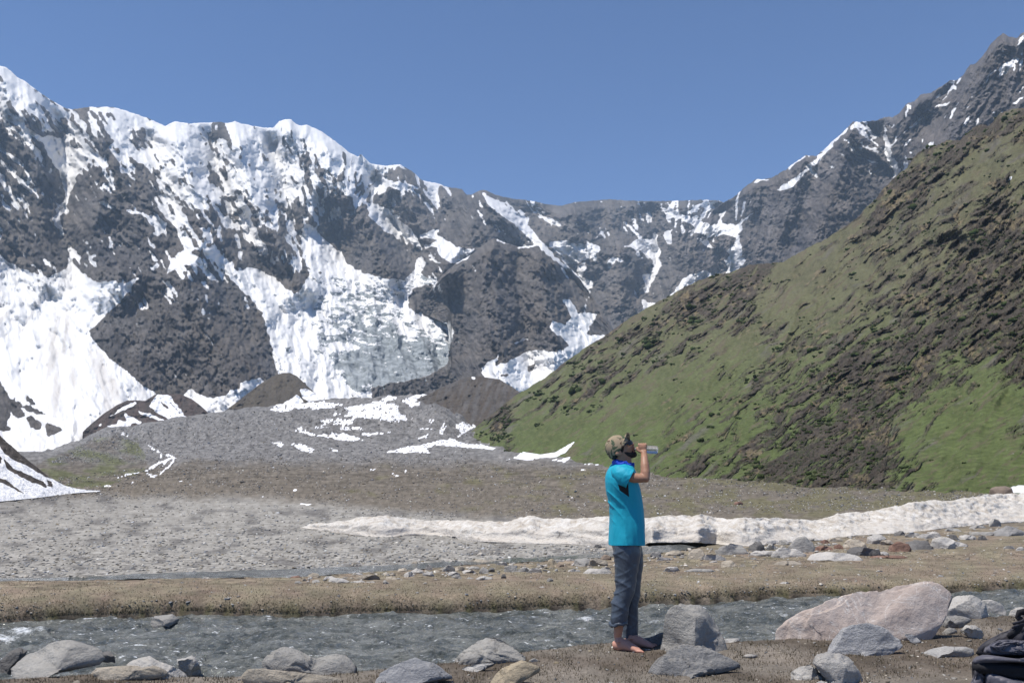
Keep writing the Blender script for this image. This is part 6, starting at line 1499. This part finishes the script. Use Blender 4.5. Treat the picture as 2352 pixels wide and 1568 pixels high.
blob('top_pocket', [(405,1215),(440,1140),(540,1085),(640,1068),(900,1110),(1240,1130),(1340,1115),(2000,1100),(2150,1160),(2100,1230),(1700,1235),(1340,1215),(1000,1190),(700,1180),(520,1200)], bpD + .02, .16, MAT_BPG, pack, 5, .012)
blob('black_cavity', [(402,1290),(420,1225),(520,1195),(800,1180),(1340,1205),(2000,1220),(2100,1400),(1800,1600),(1340,1530),(1000,1500),(800,1430),(600,1400),(480,1360)], bpD - .005, .10, MAT_BPK, pack, 6, .01)  # near-black blob filling the cavity between top and front pockets
blob('front_pocket', [(630,1700),(640,1480),(660,1390),(720,1370),(860,1410),(1000,1460),(1340,1510),(1800,1540),(2000,1650),(1900,1850),(1000,1850)], bpD - .03, .10, MAT_BPG, pack, 7, .015)
lid = blob('lid', [(615,1010),(640,950),(760,860),(900,800),(1100,785),(1300,800),(1700,790),(1900,900),(1850,1050),(1340,1075),(1150,1070),(900,1055),(700,1065),(630,1045)], bpD + .08, .09, MAT_BPG, pack, 8, .045)
blob('lid_fold', [(720,905),(860,880),(1000,880),(1120,850),(1060,900),(980,960),(900,1010),(860,1005),(840,960),(780,930)], bpD + .01, .03, MAT_BPG, lid, 9, .03, 4)
strap('shoulder_strap', [(1060,760),(1150,680),(1250,590),(1300,500),(1270,420),(1230,380),(1250,310),(1340,290),(1500,300)], bpD + .16, .022, MAT_BPK, pack, .012)
strap('load_strap', [(1140,510),(1200,490),(1290,470),(1340,440),(1400,400)], bpD + .14, .010, MAT_BPD, pack, .005)
strap('load_strap', [(1125,575),(1200,560),(1300,520),(1400,500)], bpD + .15, .008, MAT_BPD, pack, .005)
strap('compression_strap', [(480,1350),(540,1400),(600,1450),(645,1480)], bpD - .04, .010, MAT_BPG, pack, .004)
strap('side_strap', [(490,1330),(480,1420),(470,1500),(480,1600)], bpD - .05, .010, MAT_BPD, pack, .004)
blob('side_pocket', [(385,1560),(420,1480),(480,1330),(560,1400),(640,1500),(650,1700),(500,1800),(400,1750)], bpD + .02, .08, MAT_BPG, pack, 11, .02, 4)
strap('hip_belt', [(500,1000),(560,1040),(640,1060),(760,1080)], bpD + .02, .016, MAT_BPK, pack, .006)
# ------------------------------------------------------------------ thin air haze between the camera and the mountains
def build_haze():
    x0, x1, y0, y1, z0, z1 = -4000, 4000, -60, 7000, -900, 1760
    V = [(x0,y0,z0),(x1,y0,z0),(x1,y1,z0),(x0,y1,z0),(x0,y0,z1),(x1,y0,z1),(x1,y1,z1),(x0,y1,z1)]
    F = [(0,3,2,1),(4,5,6,7),(0,1,5,4),(1,2,6,5),(2,3,7,6),(3,0,4,7)]
    m = bpy.data.materials.new('haze'); m.use_nodes = True
    t = m.node_tree; t.nodes.clear()
    o_ = t.nodes.new('ShaderNodeOutputMaterial'); v = t.nodes.new('ShaderNodeVolumePrincipled')
    v.inputs['Color'].default_value = (0.60, 0.79, 1.0, 1); v.inputs['Density'].default_value = 7.5e-5; v.inputs['Anisotropy'].default_value = 0.0
    t.links.new(v.outputs[0], o_.inputs['Volume'])
    h = mesh_np('haze', np.array(V, float), np.array(F), m, False)
    tag(h, 'thin pale haze filling the valley air', kind='stuff')
build_haze()
# ------------------------------------------------------------------ loose stones and dry grass (nobody could count them)
Gs = MatB('loose stones'); 
MAT_GRAV = Gs.done(Gs.mix(Gs.rng(Gs.noise(40, 4, 0.7, Gs.coord('Object')), 0.3, 0.7, 0, 1), Gs.mix(1.0, Gs.attr('Col'), (0.75, 0.75, 0.75), 'MULTIPLY'), Gs.attr('Col')), 0.85, None, 0.2)
OCTA = (np.array([(1,0,0),(-1,0,0),(0,1,0),(0,-1,0),(0,0,1),(0,0,-1)], float), np.array([(0,2,4),(2,1,4),(1,3,4),(3,0,4),(2,0,5),(1,2,5),(3,1,5),(0,3,5)]))
def scatter_stones(name, label, px, py, size_px, cols, flat=(0.25, 0.55), seed=0, lift=0.2, shape=None):
    r = np.random.default_rng(seed)
    v0, f0 = shape or ico(1)
    n = len(px)
    VV = np.zeros((n, len(v0), 3)); keep = np.ones(n, bool)
    for i in range(n):
        g = G(px[i], py[i])
        if g.y > 1040: keep[i] = False; continue
        s = size_px[i] * g.y / FPX * 0.5
        w = v0 * (1 + 0.28 * r.normal(size=(len(v0), 1)))
        w = w * np.array([s * r.uniform(.8, 1.5), s * r.uniform(.7, 1.2), s * r.uniform(*flat)])
        a = r.uniform(0, 6.28); t = r.uniform(-.45, .45); t2 = r.uniform(-.4, .4)
        R_ = np.array(Matrix.Rotation(a, 3, 'Z') @ Matrix.Rotation(t, 3, 'X') @ Matrix.Rotation(t2, 3, 'Y'))
        VV[i] = w @ R_.T + np.array([g.x, g.y, g.z + s * lift])
    VV = VV[keep]; cols = cols[keep]; n = len(VV)
    F = (f0[None] + (np.arange(n) * len(v0))[:, None, None]).reshape(-1, 3)
    o = mesh_np(name, VV.reshape(-1, 3), F, MAT_GRAV, False, np.repeat(cols, len(v0), 0))
    return tag(o, label, kind='stuff')
_ICO[1] = low_ico()
rs = np.random.default_rng(44)
def grays(n, base, spread, warm=0.05):
    k = rs.lognormal(0, spread, n)[:, None]
    c = np.array(base)[None] * k
    c = c + rs.normal(size=(n, 1)) * np.array([[warm, 0.4 * warm, -0.5 * warm]]) * 0.5
    return np.clip(c, .03, .75)
# gravel flat
N = 8200
gx = rs.uniform(-60, 2300, N); s2a = np.array(S2)
gtop = np.interp(gx, [0, 500, 900, 1500, 2352], [1140, 1140, 1165, 1185, 1150]); gbot = np.interp(gx, s2a[:, 0], s2a[:, 1] - s2a[:, 2]) - 1
gy = gtop + (gbot - gtop) * rs.uniform(0, 1, N) ** 0.75
ok = ((gx < 1050) | ((gy > sb_bot(gx) + 2) & (gx < 1400)))
gx, gy = gx[ok], gy[ok]
scatter_stones('gravel', 'loose pale slate gravel of the river flat', gx, gy, rs.uniform(3.0, 8.5, len(gx)) * (0.65 + 0.45 * (gy - 1130) / 200), grays(len(gx), (.30, .285, .258), .38), seed=1)
# rubble of the mid valley
N = 21000
gx = rs.uniform(-20, 2352, N); lo_ = np.interp(gx, [0, 600, 1000, 1500, 2352], [1110, 1045, 1045, 1085, 1125]); hi_ = np.interp(gx, [0, 600, 900, 1300, 2000, 2352], [1150, 1140, 1190, 1188, 1172, 1130])
gy = lo_ + (hi_ - lo_) * rs.uniform(0, 1, N)
den = fbm(gx / 90, gy / 16, 3, 901) + rs.normal(size=len(gx)) * .35 > -0.05
gx, gy = gx[den], gy[den]
scatter_stones('rubble', 'scattered slate rubble on the brown flat beyond the snow bank', gx, gy, rs.lognormal(0.70, .45, len(gx)) + 0.9, grays(len(gx), (.225, .21, .19), .6), seed=2, flat=(.35, .8), shape=OCTA)
N = 6500
gx = rs.uniform(120, 1080, N); gy = rs.uniform(0, 1, N) * (1060 - TOP(gx)) + TOP(gx) + 3
scatter_stones('moraine_blocks', 'grey blocks scattered over the moraine rubble below the glacier', gx, gy, rs.lognormal(0.45, .45, N) + .8, grays(N, (.21, .20, .19), .5), seed=7, flat=(.5, 1.0), shape=OCTA)
# small stones on the island and the near bank
N = 2600
gx = rs.uniform(-40, 2400, N); gy = FAR(gx) - 14 - rs.uniform(0, 1, N) * np.interp(gx, [0, 600, 1000, 1500, 2000, 2352], [90, 85, 90, 105, 125, 130])
k = (gx > 1450) | (rs.uniform(size=N) < .3)
gx, gy = gx[k], gy[k]
scatter_stones('small_stones', 'small pale stones strewn over the far turf bank', gx, gy, rs.lognormal(0.95, .42, len(gx)) + 1.0, grays(len(gx), (.33, .31, .28), .32), seed=3)
N = 420
gx = rs.uniform(680, 2400, N); gy = np.interp(gx, [680, 900, 1100, 1300, 1400, 1550, 1700, 1900, 2100, 2352], [1322, 1316, 1304, 1295, 1288, 1276, 1264, 1248, 1230, 1212]) + rs.normal(size=N) * 11
scatter_stones('stony_strip', 'small stones packed between the boulders of the far bank', gx, gy, rs.lognormal(1.75, .38, N), grays(N, (.38, .355, .32), .28), seed=8, flat=(.35, .7), shape=ico(2))
N = 2600
gx = rs.uniform(-40, 2400, N); gy = NEAR(gx) + 8 + rs.uniform(0, 1, N) ** 1.0 * 150
k = (rs.uniform(size=N) < np.interp(gx, [0, 900, 1600, 2000, 2352], [.35, .3, .35, .8, 1.0]))
gx, gy = gx[k], gy[k]
scatter_stones('pebbles', 'pebbles in the brown soil of the near bank', gx, gy, rs.lognormal(1.15, .55, len(gx)) + 1.2, grays(len(gx), (.27, .25, .22), .35), seed=4)

Bl = MatB('dry grass')
MAT_GRASS = Bl.done(Bl.attr('Col'), 0.8, None, 0.1)
def grass(name, label, px, py, h, cols, seed=0, w=0.0035):
    r = np.random.default_rng(seed)
    V = []; keep = []
    for i in range(len(px)):
        g = G(px[i], py[i])
        if g.z < WZ + 0.02 and g.y < 11: continue
        a = r.uniform(0, 6.28); l = h[i]; lean = r.uniform(.15, .9) * l
        b = r.uniform(0, 6.28); ww = w * r.uniform(.7, 1.6) * max(1.0, g.y / 8)
        ca, sa = math.cos(a) * ww, math.sin(a) * ww
        V.append(((g.x - ca, g.y - sa, g.z - .005), (g.x + ca, g.y + sa, g.z - .005), (g.x + math.cos(b) * lean, g.y + math.sin(b) * lean, g.z + l)))
        keep.append(i)
    V = np.array(V).reshape(-1, 3)
    F = np.arange(len(V)).reshape(-1, 3)
    o = mesh_np(name, V, F, MAT_GRASS, False, np.repeat(cols[keep], 3, 0))
    return tag(o, label, kind='stuff')
def gcols(n, a, b, px, py):
    k = np.clip(0.5 + 0.9 * fbm(px / 60, py / 14, 3, 911) + rs.normal(size=n) * .25, 0, 1)[:, None]
    return np.clip((np.array(a)[None] * (1 - k) + np.array(b)[None] * k) * rs.uniform(.6, 1.35, (n, 1)), .01, .8)
N = 42000
gx = rs.uniform(-60, 2420, N); q = rs.uniform(0, 1, N) ** 1.5
gy = FAR(gx) - 9 - q * np.interp(gx, [0, 600, 1000, 1500, 2000, 2352], [92, 85, 88, 100, 105, 110])
kk = fbm(gx / 120, gy / 20, 4, 905) + rs.normal(size=N) * .4 > -0.25
gx, gy, q = gx[kk], gy[kk], q[kk]
N = len(gx)
grass('dry_grass', 'short straw-coloured dry grass on the turf across the stream', gx, gy, rs.uniform(.006, .018, N) + .014 * (q < .08) * rs.uniform(0, 1, N), gcols(N, (.12, .108, .06), (.27, .22, .155), gx, gy), 5)
N = 40000
gx = rs.uniform(-60, 2420, N); gy = NEAR(gx) + 2 + rs.uniform(0, 1, N) ** 1.2 * 130
kk = fbm(gx / 60, gy / 14, 4, 906) + rs.normal(size=N) * .3 > -0.05
gx, gy = gx[kk], gy[kk]; N = len(gx)
grass('dry_grass', 'sparse withered grass in the brown soil around the feet of the man', gx, gy, rs.uniform(.008, .026, N), gcols(N, (.075, .065, .04), (.20, .165, .12), gx, gy), 6, 0.003)

build_shrubs()
